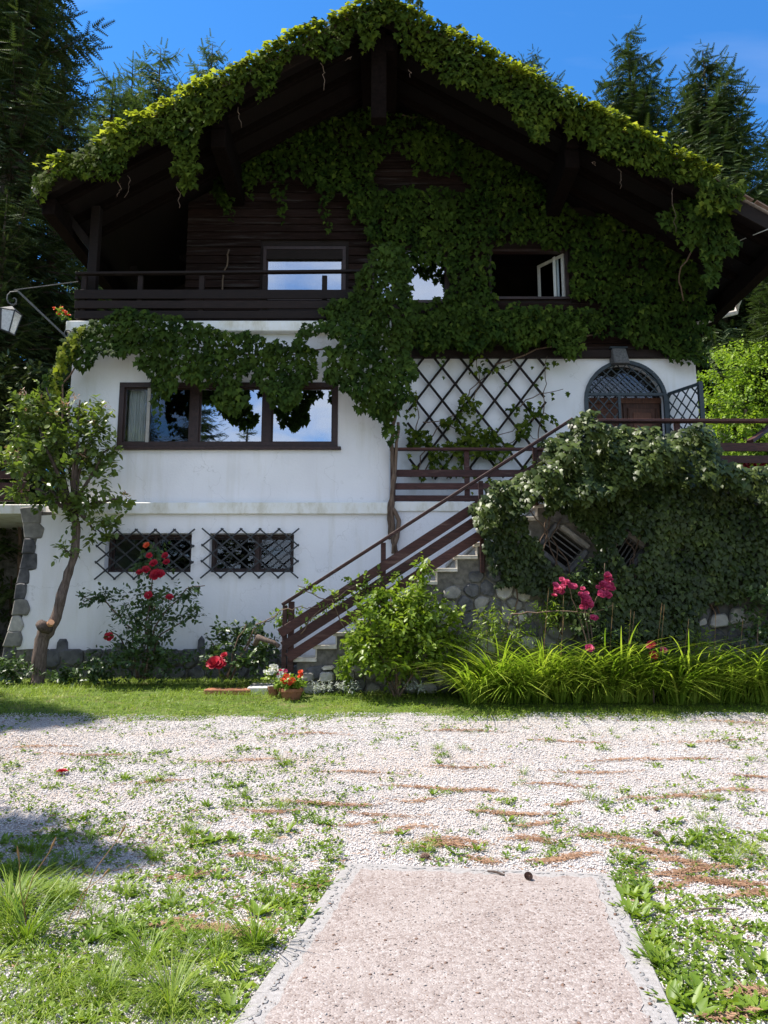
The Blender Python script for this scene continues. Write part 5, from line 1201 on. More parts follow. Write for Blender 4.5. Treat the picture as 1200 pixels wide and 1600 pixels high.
    leafy(r, [blob(925, 890, Y + .1, 30, 14, .2), blob(905, 905, Y + .1, 18, 14, .15), blob(930, 985, Y, 34, 16, .25), blob(905, 960, Y, 40, 8, .15), blob(950, 990, Y, 20, 12, .2), blob(950, 945, Y, 14, 6, .1)], 380, .06, LEAF_OVAL, 'rose_leaf', 6, .15, .1, .15)
    for x, y, n, sp in ((875, 921, 9, 5), (889, 914, 9, 5), (909, 930, 8, 4.5), (914, 940, 5, 3.5), (919, 946, 4, 3), (947, 905, 10, 4.5), (945, 918, 10, 4.5), (946, 926, 7, 4), (926, 969, 5, 3)): cluster(r, 'pink', x, y, Y - .12, n, sp, .042)
    # --- red peony blooms among the lilies
    Y = 10.3; p = empty('rose_bush', gfind_at(1020, Y), 'low rose with a few dark pink blooms standing among the lily leaves', 'rose bush')
    stem(p, [gfind_at(1020, Y), at(1020, 1020, Y)], (.012, .006)); leafy(p, [blob(1020, 1030, Y, 22, 22, .2)], 160, .065, LEAF_OVAL, 'rose_leaf', 6, .14)
    for x, y, k, s in ((1018, 1007, 'red', .05), (1021, 1024, 'red', .055), (1014, 1010, 'pink', .04), (1037, 1016, 'pink', .045), (921, 1013, 'pink', .055)): bloom(p, k, at(x, y, Y - .25), s)
    # --- right edge shrub and bright bush behind the terrace
    Y = 10.6; s = empty('shrub', gfind_at(1185, Y), 'mid green shrub at the right end of the lily bed', 'shrub')
    stem(s, [gfind_at(1185, Y), at(1185, 970, Y)], (.02, .008)); leafy(s, [blob(1190, 985, Y, 34, 42, .4), blob(1182, 940, Y + .1, 16, 26, .2), blob(1215, 950, Y, 40, 60, .4), blob(1170, 1020, Y, 24, 28, .3)], 1100, .075, LEAF_OVAL, 'rose_leaf', 7, .18, .3, .2, .2)
    Y = 21.0; s = empty('bush', gfind_at(1160, Y), 'big bright sunlit bush behind the right end of the terrace', 'bush')
    stem(s, [gfind_at(1170, Y), at(1165, 640, Y)], (.1, .04)); B = [blob(1130, 580, Y, 36, 34, .9), blob(1165, 560, Y + .3, 34, 30, .9), blob(1120, 640, Y - .2, 30, 36, .9), blob(1160, 625, Y - .4, 46, 38, 1.0), blob(1200, 590, Y, 46, 44, 1.0), blob(1140, 690, Y - .5, 56, 40, 1.1), blob(1200, 680, Y - .5, 50, 46, 1.1), blob(1250, 640, Y, 60, 70, 1.2), blob(1180, 740, Y - .3, 90, 40, 1.0)]
    leafy(s, B, 11000, .10, LEAF_OVAL, 'bright_leaf', 8, .3, .3, 0, .5)
    # dark undergrowth left of the house under the slab
    for px, py, Y, lab in ((18, 900, 14.9, 'dark undergrowth bush in the shade under the slab at the far left'), (30, 640, 14.6, 'dark shrub in the shade left of the house corner')):
        s = empty('bush', gfind_at(px, Y), lab, 'bush'); stem(s, [gfind_at(px, Y), at(px, py, Y)], (.05, .02)); leafy(s, [blob(px - 20, py, Y, 60, 90, .6), blob(px - 60, py + 20, Y, 60, 110, .6)], 1600, .12, LEAF_OVAL, 'ivy', 7, .25, .2, .1, .4)
    # --- geraniums
    def geranium(px, py, Y, w, hh, kinds, label, pot=True, n=200, fl=10, ground=False):
        base = at(px, py + hh, Y) if not ground else gfind_at(px, Y)
        g = empty('geranium', base, label, 'flower pot')
        c = blob(px, py, Y, w, hh * .8, w * .0105)
        if pot:
            k = w * .0095 * .62; b = base
            prof = [(k * .75, -.02), (k, .09), (k * 1.1, .09), (k * 1.1, .13), (k * .95, .13), (k * .9, .1)]
            m = MB(); nn = 14; rings = []
            for rr_, z_ in prof: rings.append(len(m.v)); m.v += [(b.x + rr_ * math.cos(2 * math.pi * i / nn), b.y + rr_ * math.sin(2 * math.pi * i / nn), b.z + z_) for i in range(nn)]
            for a, b_ in zip(rings, rings[1:]):
                for i in range(nn): m.f.append((a + i, a + (i + 1) % nn, b_ + (i + 1) % nn, b_ + i))
            m.f.append(tuple(range(rings[-1], rings[-1] + nn))); m.f.append(tuple(range(nn))[::-1])
            m.build('pot', M_['terracotta'], g, smooth=False)
        leafy(g, [c], n, .06, LEAF_IVY, 'weed', 5, .1, .5, .1, .2)
        for kk, x, y in kinds: cluster(g, kk, x, y, Y - w * .006, fl // 2, 3.2, .028)
        return g
    geranium(455, 1066, 10.75, 26, 13, [('orange', 446, 1066), ('orange', 458, 1063), ('orange', 470, 1052), ('orange', 450, 1058)], 'red geranium in a terracotta pot at the foot of the stair newel', True, 380, 9, True)
    geranium(427, 1056, 10.9, 13, 14, [('white', 428, 1045), ('white', 420, 1053), ('white', 434, 1056), ('white', 440, 1052), ('pink', 441, 1054)], 'white geranium in a pot beside the red one at the stair foot', True, 120, 14, True)
    geranium(1180, 732, YT + .35, 22, 14, [('red', 1165, 730), ('red', 1180, 726), ('red', 1192, 728), ('red', 1174, 722)], 'scarlet geranium in a terracotta pot on the terrace behind the railing', True, 60, 12)
    geranium(97, 492, YL + .1, 11, 10, [('orange', 88, 483), ('orange', 98, 481), ('orange', 94, 491), ('orange', 106, 493)], 'red geranium hanging outside the left end of the balcony', False, 70, 7)
    geranium(158, 470, YL + .35, 9, 9, [('red', 158, 466)], 'single red geranium inside the balcony railing', False, 40, 6)
    # --- silver edging plants along the stairs
    for px in (492, 512, 532, 553, 640, 657):
        Y = 10.7; s = empty('silver_plant', gfind_at(px, Y), {492: 'low silver plant in front of the lowest stair step', 512: 'low silver plant second from the stair foot', 532: 'low silver plant third from the stair foot', 553: 'low silver plant touching the left side of the fresh green shrub', 640: 'left silver plant of the pair below the fresh green shrub', 657: 'right silver plant of the pair below the fresh green shrub'}[px], 'plant', 'silver edging plants'); leafy(s, [blob(px, 1073, Y, 13, 7, .14)], 110, .045, LEAF_SLIM, 'silver_leaf', 6, .07, .8, 0, .1)
    # --- flat stones beside the newel
    Y = 10.75
    def slab(px0, px1, py0, py1, mat, label, h=.07):
        a, b = gfind(px0, py1), gfind(px1, py1); c, d = gfind(px1 - 8, py0), gfind(px0 + 8, py0)
        z = max(a.z, c.z) + h; low = [Vector((p.x, p.y, p.z - .05)) for p in (a, b, c, d)]; hi = [Vector((p.x, p.y, z)) for p in (a, b, c, d)]
        o = MB().quad_box(low + hi).build('flat_stone', M_[mat], bevel=.012); tag(o, label, 'stone slab')
    slab(318, 392, 1078, 1085, 'terracotta', 'flat reddish slab lying in the grass by the rose', .03)
    slab(386, 436, 1068, 1084, 'slab_white', 'white flat stone at the foot of the stair newel', .015)
    # gnarled dead branch leaning on the newel
    o = MB().tube([at(398, 1008, 11.3), at(404, 996, 11.2), at(415, 1000, 11.15), at(428, 1004, 11.1), at(436, 1010, 11.08)], [.035, .05, .035, .03, .03], 8).build('dry_branch', M_['bark'], smooth=True); tag(o, 'gnarled brown branch stub leaning against the stair newel', 'branch')
def gfind_at(px, Y):
    z = float(G(Y)); y_ = Y
    # pixel column px at ground height
    lo, hi = 990, 1600
    for _ in range(40):
        m_ = (lo + hi) / 2
        if at(px, m_, Y).z > z: lo = m_
        else: hi = m_
    return at(px, lo, Y)
garden()
# ------------------------------------------------------------------ low growth and the yard
def gfind_np(px, py):
    px, py = np.asarray(px, float), np.asarray(py, float)
    a, b = (px - 600) / FPX, (800 - py) / FPX; dy, dz = cp - b * sp_, sp_ + b * cp
    lo, hi = np.full(len(px), 1.5), np.full(len(px), 40.0)
    for _ in range(45):
        m = (lo + hi) / 2; above = CAM_H + dz * m > G(dy * m); lo, hi = np.where(above, m, lo), np.where(above, hi, m)
    return np.stack([a * lo, dy * lo, G(dy * lo)], 1)
PADPOLY = [(p.x, p.y) for p in (pa, pb, pc_, pd_)]
def off_pad(P): return ~inpoly(P[:, 0], P[:, 1], PADPOLY)
def as_mesh(o): me = o.data; bpy.data.objects.remove(o); return me
def twigs(u):
    pr = (np.array([(-.5, 0, 0), (.5, 0, 0), (.3, 1, 0), (-.3, 1, 0)], float), np.array([(0, 1, 2), (0, 2, 3)]))
    k = len(u); return batch('stalks', pr, np.zeros((k, 3)), u, np.array([0.01, -.3, 1.0]) + 0 * u, np.linalg.norm(u, axis=1), M_['weed'], None, None, None, .003)
def joined(a, b):
    bm = bmesh.new(); bm.from_mesh(a.data); bm.from_mesh(b.data); me = b.data
    bmesh.ops.remove_doubles(bm, verts=bm.verts[:], dist=.0004); bm.to_mesh(me); bm.free(); bpy.data.objects.remove(a); bpy.data.objects.remove(b); return me
def blades(n, h, spread, lean, arch, mat, w=.012, seg=4, hv=.3):
    a = RNG.uniform(0, 2 * math.pi, n); d = np.stack([np.cos(a), np.sin(a), 0 * a], 1); ln = RNG.uniform(.3, 1, n)[:, None] * lean
    P = d * RNG.uniform(0, spread, (n, 1)); hh = h * RNG.uniform(1 - hv, 1 + hv * .6, n)
    return batch('foliage', blade(arch, seg), P, np.array([0, 0, 1.0]) + d * ln, -d + np.array([0, 0, .01]), hh, M_[mat], None, None, None, w * RNG.uniform(.7, 1.3, n))
def placed(name, mesh, loc, rot, s, label, cat, group, kind=None):
    o = bpy.data.objects.new(name, mesh); COL.objects.link(o); o.location = loc; o.rotation_euler = (random.uniform(-.06, .06), random.uniform(-.06, .06), rot); o.scale = (s, s, s * random.uniform(.9, 1.1))
    return tag(o, label, cat, group)

def lilies():
    var = [as_mesh(blades(84, h_, .16, l_, a_, 'lily', .029, 7, .4)) for h_, l_, a_ in ((1.4, .30, .95), (1.25, .4, 1.1), (1.5, .26, .9), (1.1, .45, 1.15), (1.35, .34, 1.0))]
    px = np.concatenate([np.linspace(728, 1205, 21) + RNG.normal(0, 6, 21), np.linspace(745, 1215, 19) + RNG.normal(0, 8, 19), np.linspace(780, 1160, 12) + RNG.normal(0, 9, 12)])
    yy = np.concatenate([RNG.normal(10.48, .05, 21), RNG.normal(10.7, .05, 19), RNG.normal(10.9, .04, 12)])
    for i, (x, Y) in enumerate(zip(px, yy)):
        p = at(x, 1060, Y); p.z = float(G(Y)) - .01
        placed('daylily_clump', var[i % 5], p, random.uniform(0, 6.28), random.uniform(.70, .98) * (1.0 if x > 720 else .85), 'clump of arching yellow green daylily leaves in the sunlit bed below the ivy wall', 'plant', 'daylily clumps in the bed')
    # dry flower stalks standing over the leaves
    for i, (x, y) in enumerate([(856, 935), (880, 945), (957, 955), (985, 965), (990, 968), (1033, 955), (1037, 958), (1075, 978), (1118, 970), (1160, 978), (880, 975)]):
        b = at(x - random.randint(4, 16), 1050, 10.55); b.z = float(G(10.55)); tip = at(x, y, 10.5)
        o = MB().tube([b, b.lerp(tip, .5) + Vector((-.01, 0, 0)), tip], [.0035, .003, .0025], 5).tube([tip, tip + (tip - b) * .05, tip + (tip - b) * .1], [.003, .006, .002], 5).build('dry_stalk', M_['straw'])
        tag(o, 'thin dry flower stalk standing above the daylily leaves', 'stalk', 'dry daylily stalks')
lilies()

def lawn():
    n = 80000; X = RNG.uniform(-7.5, 9.5, n); Y = RNG.uniform(9.2, 12.6, n)
    edge = 9.62 + .34 * (vnoise(X * .9, X * 0, 21) - .5) + .22 * (vnoise(X * 4, X * 0, 22) - .5)
    dens = np.clip((Y - edge + .25) / .5, 0, 1) * (.3 + .9 * vnoise(X * 3, Y * 3, 4)); k = RNG.random(n) < dens; X, Y = X[k], Y[k]; n = len(X)
    P = np.stack([X, Y, G(Y) - .005], 1); a = RNG.uniform(0, 6.28, n); d = np.stack([np.cos(a), np.sin(a), 0 * a], 1)
    patch = vnoise(X * 1.6, Y * 1.6, 44); h = RNG.uniform(.05, .12, n) * (.6 + .7 * vnoise(X * 1.1, Y * 2, 6)) * np.where(Y > 10.6, 1.3, 1)
    o = batch('lawn_grass', blade(.7, 2), P, np.array([0, 0, 1.0]) + d * RNG.uniform(.1, .8, (n, 1)), -d + np.array([0, 0, .01]), h, M_['grass'], None, None, np.clip(.15 + .65 * patch + RNG.normal(0, .18, n), 0, 1), .006)
    tag(o, 'strip of sunlit lawn grass between the gravel and the house', None, None, 'stuff')
    # clover and small leaves mixed in
    k = RNG.random(n) < .16; P = P[k] + RNG.normal(0, .02, (k.sum(), 3)) * [1, 1, 0] + [0, 0, .03]; n = len(P)
    o = batch('lawn_clover', LEAF_OVAL, P, RNG.normal(0, 1, (n, 3)) * [1, 1, .2], np.array([0, -.2, 1.0]) + RNG.normal(0, .3, (n, 3)), RNG.uniform(.025, .05, n), M_['grass'], None, None, RNG.uniform(.1, .7, n)); tag(o, 'clover leaves scattered in the lawn strip', None, None, 'stuff')
lawn()

GRIT = (np.array([(.8, 0, .1), (-.8, .1, 0), (.1, 1, -.05), (-.1, -1, .05), (.12, .15, .62), (0, 0, -.5)]), np.array([(4, 0, 2), (4, 2, 1), (4, 1, 3), (4, 3, 0), (5, 2, 0), (5, 1, 2), (5, 3, 1), (5, 0, 3)]))
def gravel():
    n = 215000; Y = 2.9 + 6.9 * RNG.random(n) ** 1.15; X = RNG.uniform(-1, 1, n) * (Y * .58 + .7)
    P = np.stack([X, Y, G(Y)], 1); k = off_pad(P); edge = 9.62 + .34 * (vnoise(X * .9, X * 0, 21) - .5); k &= (Y < edge + .15 * RNG.random(n)); P = P[k]; n = len(P)
    P[:, 2] += .006 + .02 * (vnoise(P[:, 0] * 2.1, P[:, 1] * 2.1, 8) - .5) * (P[:, 1] > 6.5) + RNG.uniform(-.004, .006, n)
    t = np.clip(.25 + .5 * RNG.random(n) + .4 * (vnoise(P[:, 0] * .8, P[:, 1] * 1.6, 12) - .5) + RNG.normal(0, .1, n), 0, 1)
    a = RNG.normal(0, 1, (n, 3)) * [1, 1, .35]
    # the far stones are cheaper
    s = RNG.uniform(.0045, .0118, n) * np.where(RNG.random(n) < .05, 1.5, 1)
    o = batch('gravel', GRIT, P, a, np.array([0, 0, 1.0]) + RNG.normal(0, .4, (n, 3)), s, M_['gravel_stone'], None, None, t)
    tag(o, 'loose pale limestone gravel covering the yard', None, None, 'stuff')
    # chips and crumbs lying on the pad
    n = 2600; u, v = RNG.uniform(.03, .97, n), RNG.uniform(0.02, .75, n); P = np.array([padpt(a_, b_, PADZ + .004) for a_, b_ in zip(u, v)])
    s = np.where(RNG.random(n) < .04, RNG.uniform(.009, .016, n), RNG.uniform(.002, .0065, n))
    o = batch('loose_chips', (CHIP[0] * [.8, 1, .45], CHIP[1]), P, RNG.normal(0, 1, (n, 3)) * [1, 1, .1], np.array([0, 0, 1.0]) + RNG.normal(0, .2, (n, 3)), s, M_['cone'], None, None); tag(o, 'dark crumbs and bark bits scattered on the concrete pad', None, None, 'stuff')
    n = 900; u, v = RNG.uniform(.09, .91, n), RNG.uniform(0.06, .75, n); P = np.array([padpt(a_, b_, PADZ + .005) for a_, b_ in zip(u, v)])
    o = batch('pink_chips', (CHIP[0] * [.8, 1, .4], CHIP[1]), P, RNG.normal(0, 1, (n, 3)) * [1, 1, .1], np.array([0, 0, 1.0]) + RNG.normal(0, .2, (n, 3)), RNG.uniform(.004, .011, n), M_['pad_pink'], None, None); tag(o, 'small pink stone chips lying on the concrete pad', None, None, 'stuff')
gravel()

def needles():
    # wind drifted rows of brown needles: (px, py, length, strength)
    D = [(515, 1258, 130, 1), (420, 1268, 90, .6), (650, 1252, 60, .6), (800, 1272, 120, 1.2), (680, 1234, 130, .9), (865, 1230, 90, .7), (930, 1208, 120, .6), (990, 1252, 50, .5), (1065, 1250, 80, 1), (885, 1258, 60, .6), (835, 1290, 60, .7), (705, 1320, 110, .6), (830, 1318, 90, .7), (950, 1315, 110, .7), (700, 1328, 80, 1.1), (880, 1343, 90, 1.3), (1010, 1330, 90, .8), (970, 1190, 110, .6), (720, 1200, 110, .5), (560, 1210, 110, .5), (380, 1190, 120, .5), (480, 1150, 120, .5), (720, 1145, 120, .6), (900, 1160, 110, .5), (1080, 1190, 130, .6), (1120, 1160, 120, .5), (1150, 1130, 90, .5), (330, 1460, 110, 1.1), (395, 1462, 60, .8), (270, 1445, 70, .6), (1060, 1350, 110, .8), (1130, 1380, 130, 1.6), (1180, 1405, 70, 1.5), (1080, 1365, 110, 1), (1055, 1385, 60, .7), (1170, 1560, 60, 1.3), (1150, 1590, 90, 1.3), (600, 1275, 110, .5), (250, 1225, 90, .5), (140, 1180, 130, .5), (60, 1170, 120, .5), (560, 1290, 80, .5), (760, 1345, 50, .8), (400, 1345, 80, .5), (300, 1370, 90, .4), (480, 1385, 60, .5), (1150, 1240, 100, .7), (1180, 1215, 70, .7), (640, 1300, 70, .6), (760, 1240, 70, .7)]
    P, T, Sz = [], [], []
    for px, py, L, st in D:
        n = int(240 * st * L / 100 * (1 if py < 1300 else 1.3)); t = RNG.normal(0, .30, n); th = 1.7 if py < 1220 else 2.7 if py < 1300 else 4.8
        ph = random.uniform(0, 6); x = px + t * L; y = py + np.sin(t * 3 + ph) * th * 1.3 + RNG.normal(0, th * .42, n) * (1.1 - np.minimum(1, np.abs(t)) * .7)
        Q = gfind_np(x, y); Q[:, 2] += .012 + RNG.uniform(0, .012, n); P.append(Q)
    n = 5200; Q = np.concatenate([gfind_np(RNG.uniform(0, 1200, n), RNG.uniform(1120, 1600, n))]); k = vnoise(Q[:, 0] * 1.2, Q[:, 1] * 2.2, 77) > .5; Q = Q[k]; Q[:, 2] += .014; P.append(Q)
    P = np.concatenate(P); P = P[off_pad(P)]; n = len(P)
    pr = (np.array([(-.5, 0, 0), (.5, 0, 0), (.3, 1, .0), (-.3, 1, 0), (0, .5, .12)], float), np.array([(0, 1, 4), (1, 2, 4), (2, 3, 4), (3, 0, 4)]))
    o = batch('pine_litter', pr, P, RNG.normal(0, 1, (n, 3)) * [1, .6, .12], np.array([0, 0, 1.0]) + RNG.normal(0, .3, (n, 3)), RNG.uniform(.025, .055, n), M_['needle'], None, None, None, .0048)
    tag(o, 'rust brown needles drifted into wavy rows on the gravel', None, None, 'stuff')
needles()

LEAF_WEED = (LEAF_OVAL[0] * [.62, 1, 1], LEAF_OVAL[1])
def weeds():
    def rosette(n, s, proto, up, mat='weed'):
        a = np.arange(n) * 2.4 + RNG.normal(0, .2, n); d = np.stack([np.cos(a), np.sin(a), 0 * a], 1); u = RNG.uniform(.15, 1, n)[:, None] * up
        return as_mesh(batch('weed', proto, d * .008, d + np.array([0, 0, 1]) * u, np.array([0, 0, 1.0]) - d * u * .8, s * RNG.uniform(.65, 1.15, n), M_[mat]))
    def dome(n, r, s, hgt=.7):
        u = RNG.normal(0, 1, (n, 3)); u[:, 2] = np.abs(u[:, 2]); u = unit(u) * r * RNG.uniform(.35, 1, (n, 1)) * [1, 1, hgt]
        return joined(twigs(u), batch('weed', LEAF_OVAL, u, u * [1, 1, .3] + RNG.normal(0, .03, (n, 3)), np.array([0, 0, 1.0]) + RNG.normal(0, .35, (n, 3)), s * RNG.uniform(.6, 1.2, n), M_['weed']))
    kinds = {'broad': [rosette(12, .12, LEAF_WEED, .7), rosette(16, .11, LEAF_WEED, 1.0), rosette(11, .14, LEAF_SLIM, 1.2), rosette(15, .10, LEAF_WEED, .5)],
             'leafy': [dome(34, .09, .045), dome(46, .12, .05, .9), dome(26, .07, .04), dome(60, .13, .045, .5)],
             'tuft': [as_mesh(blades(26, .17, .03, .55, .6, 'weed', .005, 3)), as_mesh(blades(38, .22, .05, .6, .7, 'weed', .006, 3)), as_mesh(blades(18, .12, .02, .7, .5, 'grass', .005, 3))],
             'tall': [as_mesh(blades(70, .42, .09, .5, .7, 'weed', .008, 4)), as_mesh(blades(90, .36, .11, .6, .8, 'grass', .008, 4)), as_mesh(blades(60, .30, .10, .8, .8, 'lily', .008, 4))]}
    LAB = {'broad': ('broad leaved weed rosette growing through the pale gravel', 'weeds in the gravel'), 'leafy': ('low leafy green weed spreading over the pale gravel', 'leafy weeds in the gravel'), 'tuft': ('small tuft of grass growing through the pale gravel', 'grass tufts in the gravel'), 'tall': ('tall clump of meadow grass in the left foreground', 'meadow grass clumps in the foreground')}
    def put(kind, x, y, s):
        p = gfind_np([x], [y])[0]
        if not off_pad(p[None])[0]: return
        placed('grass_tuft' if kind in ('tuft', 'tall') else 'weed', random.choice(kinds[kind]), (p[0], p[1], p[2] - .004), random.uniform(0, 6.28), s, LAB[kind][0], 'grass' if kind in ('tuft', 'tall') else 'weed', LAB[kind][1])
    def zone(n, x0, x1, y0, y1, mix, s0, s1, seed=0, th=.0, f=55):
        k = 0
        for _ in range(n * 12):
            x, y = random.uniform(x0, x1), random.uniform(y0, y1)
            if float(vnoise([x / f], [y / (f * .45)], seed)[0]) < th: continue
            put(random.choices(('broad', 'leafy', 'tuft', 'tall'), mix)[0], x, y, random.uniform(s0, s1)); k += 1
            if k >= n: break
    random.seed(21)
    zone(44, 0, 520, 1170, 1290, (2, 5, 3, 0), .5, .9, 301, .5)
    zone(54, 0, 530, 1285, 1400, (4, 4, 2, 0), .6, 1.0, 302, .45)
    zone(46, 60, 430, 1390, 1480, (4, 3, 3, 0), .6, 1.0, 303, .4)
    zone(22, 420, 545, 1360, 1470, (6, 2, 1, 0), .55, .9, 304, .3)
    zone(16, 0, 200, 1330, 1430, (2, 3, 3, 1), .6, .95, 305)
    zone(28, -20, 340, 1470, 1600, (3, 3, 5, 2), .5, .8, 306, .25)
    zone(16, 330, 430, 1480, 1590, (5, 1, 3, 1), .6, 1.0, 307)
    zone(4, 0, 45, 1400, 1470, (0, 0, 1, 3), .7, 1.0, 308)
    zone(36, 540, 1200, 1120, 1235, (1, 4, 4, 0), .4, .75, 309, .5)
    zone(40, 530, 1000, 1235, 1345, (3, 4, 3, 0), .45, .75, 310, .55)
    zone(24, 1030, 1200, 1240, 1330, (2, 4, 4, 0), .5, .9, 311, .4)
    zone(22, 955, 1010, 1340, 1430, (5, 4, 1, 0), .6, .95, 312)
    for i in range(36):
        t = random.random(); put(random.choices(('broad', 'leafy', 'tuft'), (5, 4, 2))[0], 985 + 85 * t + random.gauss(0, 18), 1380 + 215 * t, random.uniform(.65, 1.05))
    zone(26, 1080, 1200, 1300, 1350, (3, 5, 2, 0), .6, 1.0, 313)
    zone(16, 1060, 1200, 1440, 1590, (6, 2, 1, 0), .6, 1.1, 314, .35)
    zone(26, 1200, 1420, 1150, 1580, (4, 4, 3, 0), .5, .9, 315, .35); zone(14, -180, -5, 1180, 1420, (3, 4, 3, 1), .5, .9, 316, .35)
    put('tall', 1150, 1335, .55); put('tall', 1172, 1332, .5); put('tuft', 817, 1212, .9); put('tuft', 815, 1222, .8); put('tuft', 922, 1250, .8)
    for x, y, s in ((805, 660), (450, 1415, .9), (550, 1340, .8), (745, 1330, .7), (715, 1335, .8), (1075, 1320, 1.0), (1100, 1315, 1.0), (1045, 1318, .9), (1165, 1358, .8), (462, 1425, .8), (405, 1430, 1.1), (410, 1545, 1.1), (415, 1480, .9)) if False else ((450, 1415, .9), (745, 1330, .7), (715, 1335, .8), (1075, 1320, 1.0), (1100, 1315, 1.0), (1045, 1318, .9), (1165, 1358, .8), (405, 1430, 1.1), (410, 1545, 1.1), (415, 1480, .9)): put('broad', x, y, s)
    # seedlings too small to count
    n = 15000; x, y = RNG.uniform(-10, 1210, n), RNG.uniform(1118, 1600, n)
    w = np.where((x < 540) & (y > 1170), .62, np.where((x > 950) & (y > 1300), .6, np.where(y < 1150, .55, .40)))
    k = (vnoise(x / 40, y / 16, 401) * .6 + vnoise(x / 12, y / 6, 402) * .4) < w * np.where((x < 450) & (y > 1290), 1.05, .95) - .02; P = gfind_np(x[k], y[k]); P = P[off_pad(P)]; n = len(P)
    j = 5; P = np.repeat(P, j, 0); P[:, :2] += RNG.normal(0, .022, (len(P), 2)); P[:, 2] += .012; n = len(P)
    d = RNG.normal(0, 1, (n, 3)) * [1, 1, 0] ; keep = RNG.random(n) < .55; P, d = P[keep], d[keep]; n = len(P)
    o = batch('seedlings', LEAF_OVAL, P, d + np.array([0, 0, .5]), np.array([0, 0, 1.0]) + RNG.normal(0, .3, (n, 3)), RNG.uniform(.018, .042, n), M_['weed'], None, None); tag(o, 'tiny green seedlings sprinkled through the gravel', None, None, 'stuff')
    # fine grass in the lower left corner
    n = 3000; x, y = RNG.uniform(-60, 420, n), RNG.uniform(1400, 1680, n); k = (y - 1440) / 200 + .55 * vnoise(x / 60, y / 30, 410) - np.maximum(0, x - 250) / 260 > .55; P = gfind_np(x[k], y[k]); P = P[off_pad(P)]; n = len(P)
    a = RNG.uniform(0, 6.28, n); d = np.stack([np.cos(a), np.sin(a), 0 * a], 1)
    o = batch('meadow_grass', blade(.7, 3), P, np.array([0, 0, 1.0]) + d * RNG.uniform(.1, .8, (n, 1)), -d + np.array([0, 0, .01]), RNG.uniform(.06, .19, n), M_['grass'], None, None, np.clip(RNG.normal(.55, .25, n), 0, 1), .0045); tag(o, 'long bright grass in the lower left corner', None, None, 'stuff')
    for x, y, tx, ty, lab in ((30, 1440, 78, 1330, 'tallest dry grass stalk at the left edge of the foreground'), (120, 1430, 185, 1310, 'dry grass stalk leaning farthest right in the left foreground'), (105, 1440, 160, 1378, 'shorter leaning dry grass stalk in the left foreground'), (45, 1460, 30, 1345, 'upright thin dry grass stalk at the far left')):
        b = Vector(gfind_np([x], [y])[0]); t = at(tx, ty, b.y - .05); t.z = max(t.z, b.z + .25)
        o = MB().tube([b, b.lerp(t, .55) + Vector((-.02, 0, .03)), t], [.003, .0025, .002], 4).tube([t, t.lerp(b, -.10), t.lerp(b, -.2)], [.003, .007, .002], 5).build('grass_stalk', M_['straw']); tag(o, lab, 'grass', 'dry grass stalks in the foreground')
weeds()

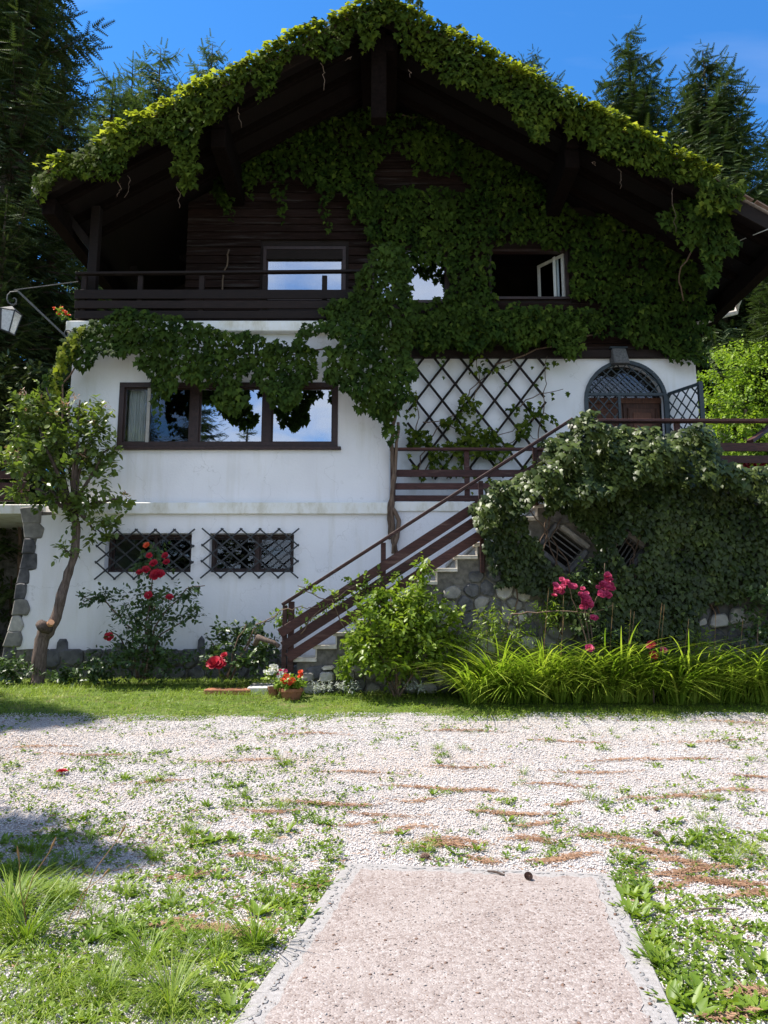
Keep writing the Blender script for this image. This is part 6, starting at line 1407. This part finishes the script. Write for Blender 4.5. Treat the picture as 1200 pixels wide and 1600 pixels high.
def cones():
    m = MB(); V, F = [], []
    for i in range(9):
        z = -.5 + i / 8; r = .36 * math.sqrt(max(0.04, 1 - (z * 1.75) ** 2))
        for j in range(8):
            a = (j + .5 * (i % 2)) * math.pi / 4; c = Vector((math.cos(a), math.sin(a), 0)); s = Vector((-math.sin(a), math.cos(a), 0)); k = len(m.v)
            b = c * r * .5 + Vector((0, 0, z)); m.v += [tuple(b - s * .08), tuple(b + s * .08), tuple(c * r * 1.15 + s * .07 + Vector((0, 0, z + .13))), tuple(c * r * 1.15 - s * .07 + Vector((0, 0, z + .13))), tuple(c * r * .9 + Vector((0, 0, z + .02)))]
            m.f += [(k, k + 1, k + 2, k + 3), (k, k + 3, k + 4), (k + 1, k + 4, k + 2), (k + 3, k + 2, k + 4)]
    m.tube([(0, 0, -.52), (0, 0, -.2), (0, 0, .2), (0, 0, .55)], [.1, .24, .2, .03], 8)
    me = m.mesh('pine_cone'); me.materials.append(M_['cone'])
    for x, y, s, rz, lab in ((825, 1375, .062, .3, 'brown pine cone lying on the far edge of the pink pad'), (663, 1344, .06, 1.9, 'dark pine cone in the gravel just beyond the pad'), (1026, 1307, .055, .9, 'pine cone lying among the gravel right of the pad, beside weeds'), (1025, 1268, .05, 2.4, 'small pine cone lying farthest out in the gravel')):
        p = gp(x, y, PADZ) if y > 1350 else Vector(gfind_np([x], [y])[0])
        o = bpy.data.objects.new('pine_cone', me); COL.objects.link(o); o.scale = (s, s, s); o.rotation_euler = (R(86), 0, rz); o.location = p + Vector((0, 0, s * .36 + .004)); tag(o, lab, 'pine cone', 'pine cones')
    a, b = gp(762, 1361, PADZ + .01), gp(788, 1367, PADZ + .012); o = MB().tube([a, a.lerp(b, .5) + Vector((0, 0, .006)), b], [.006, .009, .006], 6).build('twig', M_['bark']); tag(o, 'short brown twig on the far edge of the pad', 'twig')
    a, b = Vector(gfind_np([1070], [1431])[0]), Vector(gfind_np([1150], [1427])[0]); o = MB().tube([a + Vector((0, 0, .02)), a.lerp(b, .5) + Vector((0, 0, .035)), b + Vector((0, 0, .02))], [.004, .006, .004], 5).build('twig', M_['bark']); tag(o, 'thin dry twig lying in the gravel right of the pad', 'twig')
    # fallen red petals
    p = Vector(gfind_np([97], [1211])[0]); o = bpy.data.objects.new('fallen_flower', FL['red']); COL.objects.link(o); o.location = p + Vector((0, 0, .03)); o.scale = (.05, .05, .05); tag(o, 'fallen red rose head lying on the gravel at the left', 'flower')
    # service cable and loggia bulb
    o = MB().tube([at(1128, 388, 13.2), at(1165, 372, 12.6), at(1215, 352, 11.8), at(1300, 312, 10.2)], .008, 5).build('service_cable', M_['curtain']); tag(o, 'thin white cable running from the dark eave out to the right', 'cable')
    q = at(282, 358, 15.5); t = empty('loggia_lamp', q, 'tiny pale globe lamp hanging in the dark loggia', 'lamp')
    me = bpy.data.meshes.new('globe'); bm = bmesh.new(); bmesh.ops.create_icosphere(bm, subdivisions=2, radius=.035); bmesh.ops.translate(bm, verts=bm.verts[:], vec=q); bm.to_mesh(me); bm.free(); link('globe', me, M_['lantern_glass'], t, smooth=True)
    MB().tube([q + Vector((0, 0, .034)), q + Vector((0, 0, .5))], .006, 5).build('cord', M_['iron'], t)
cones()
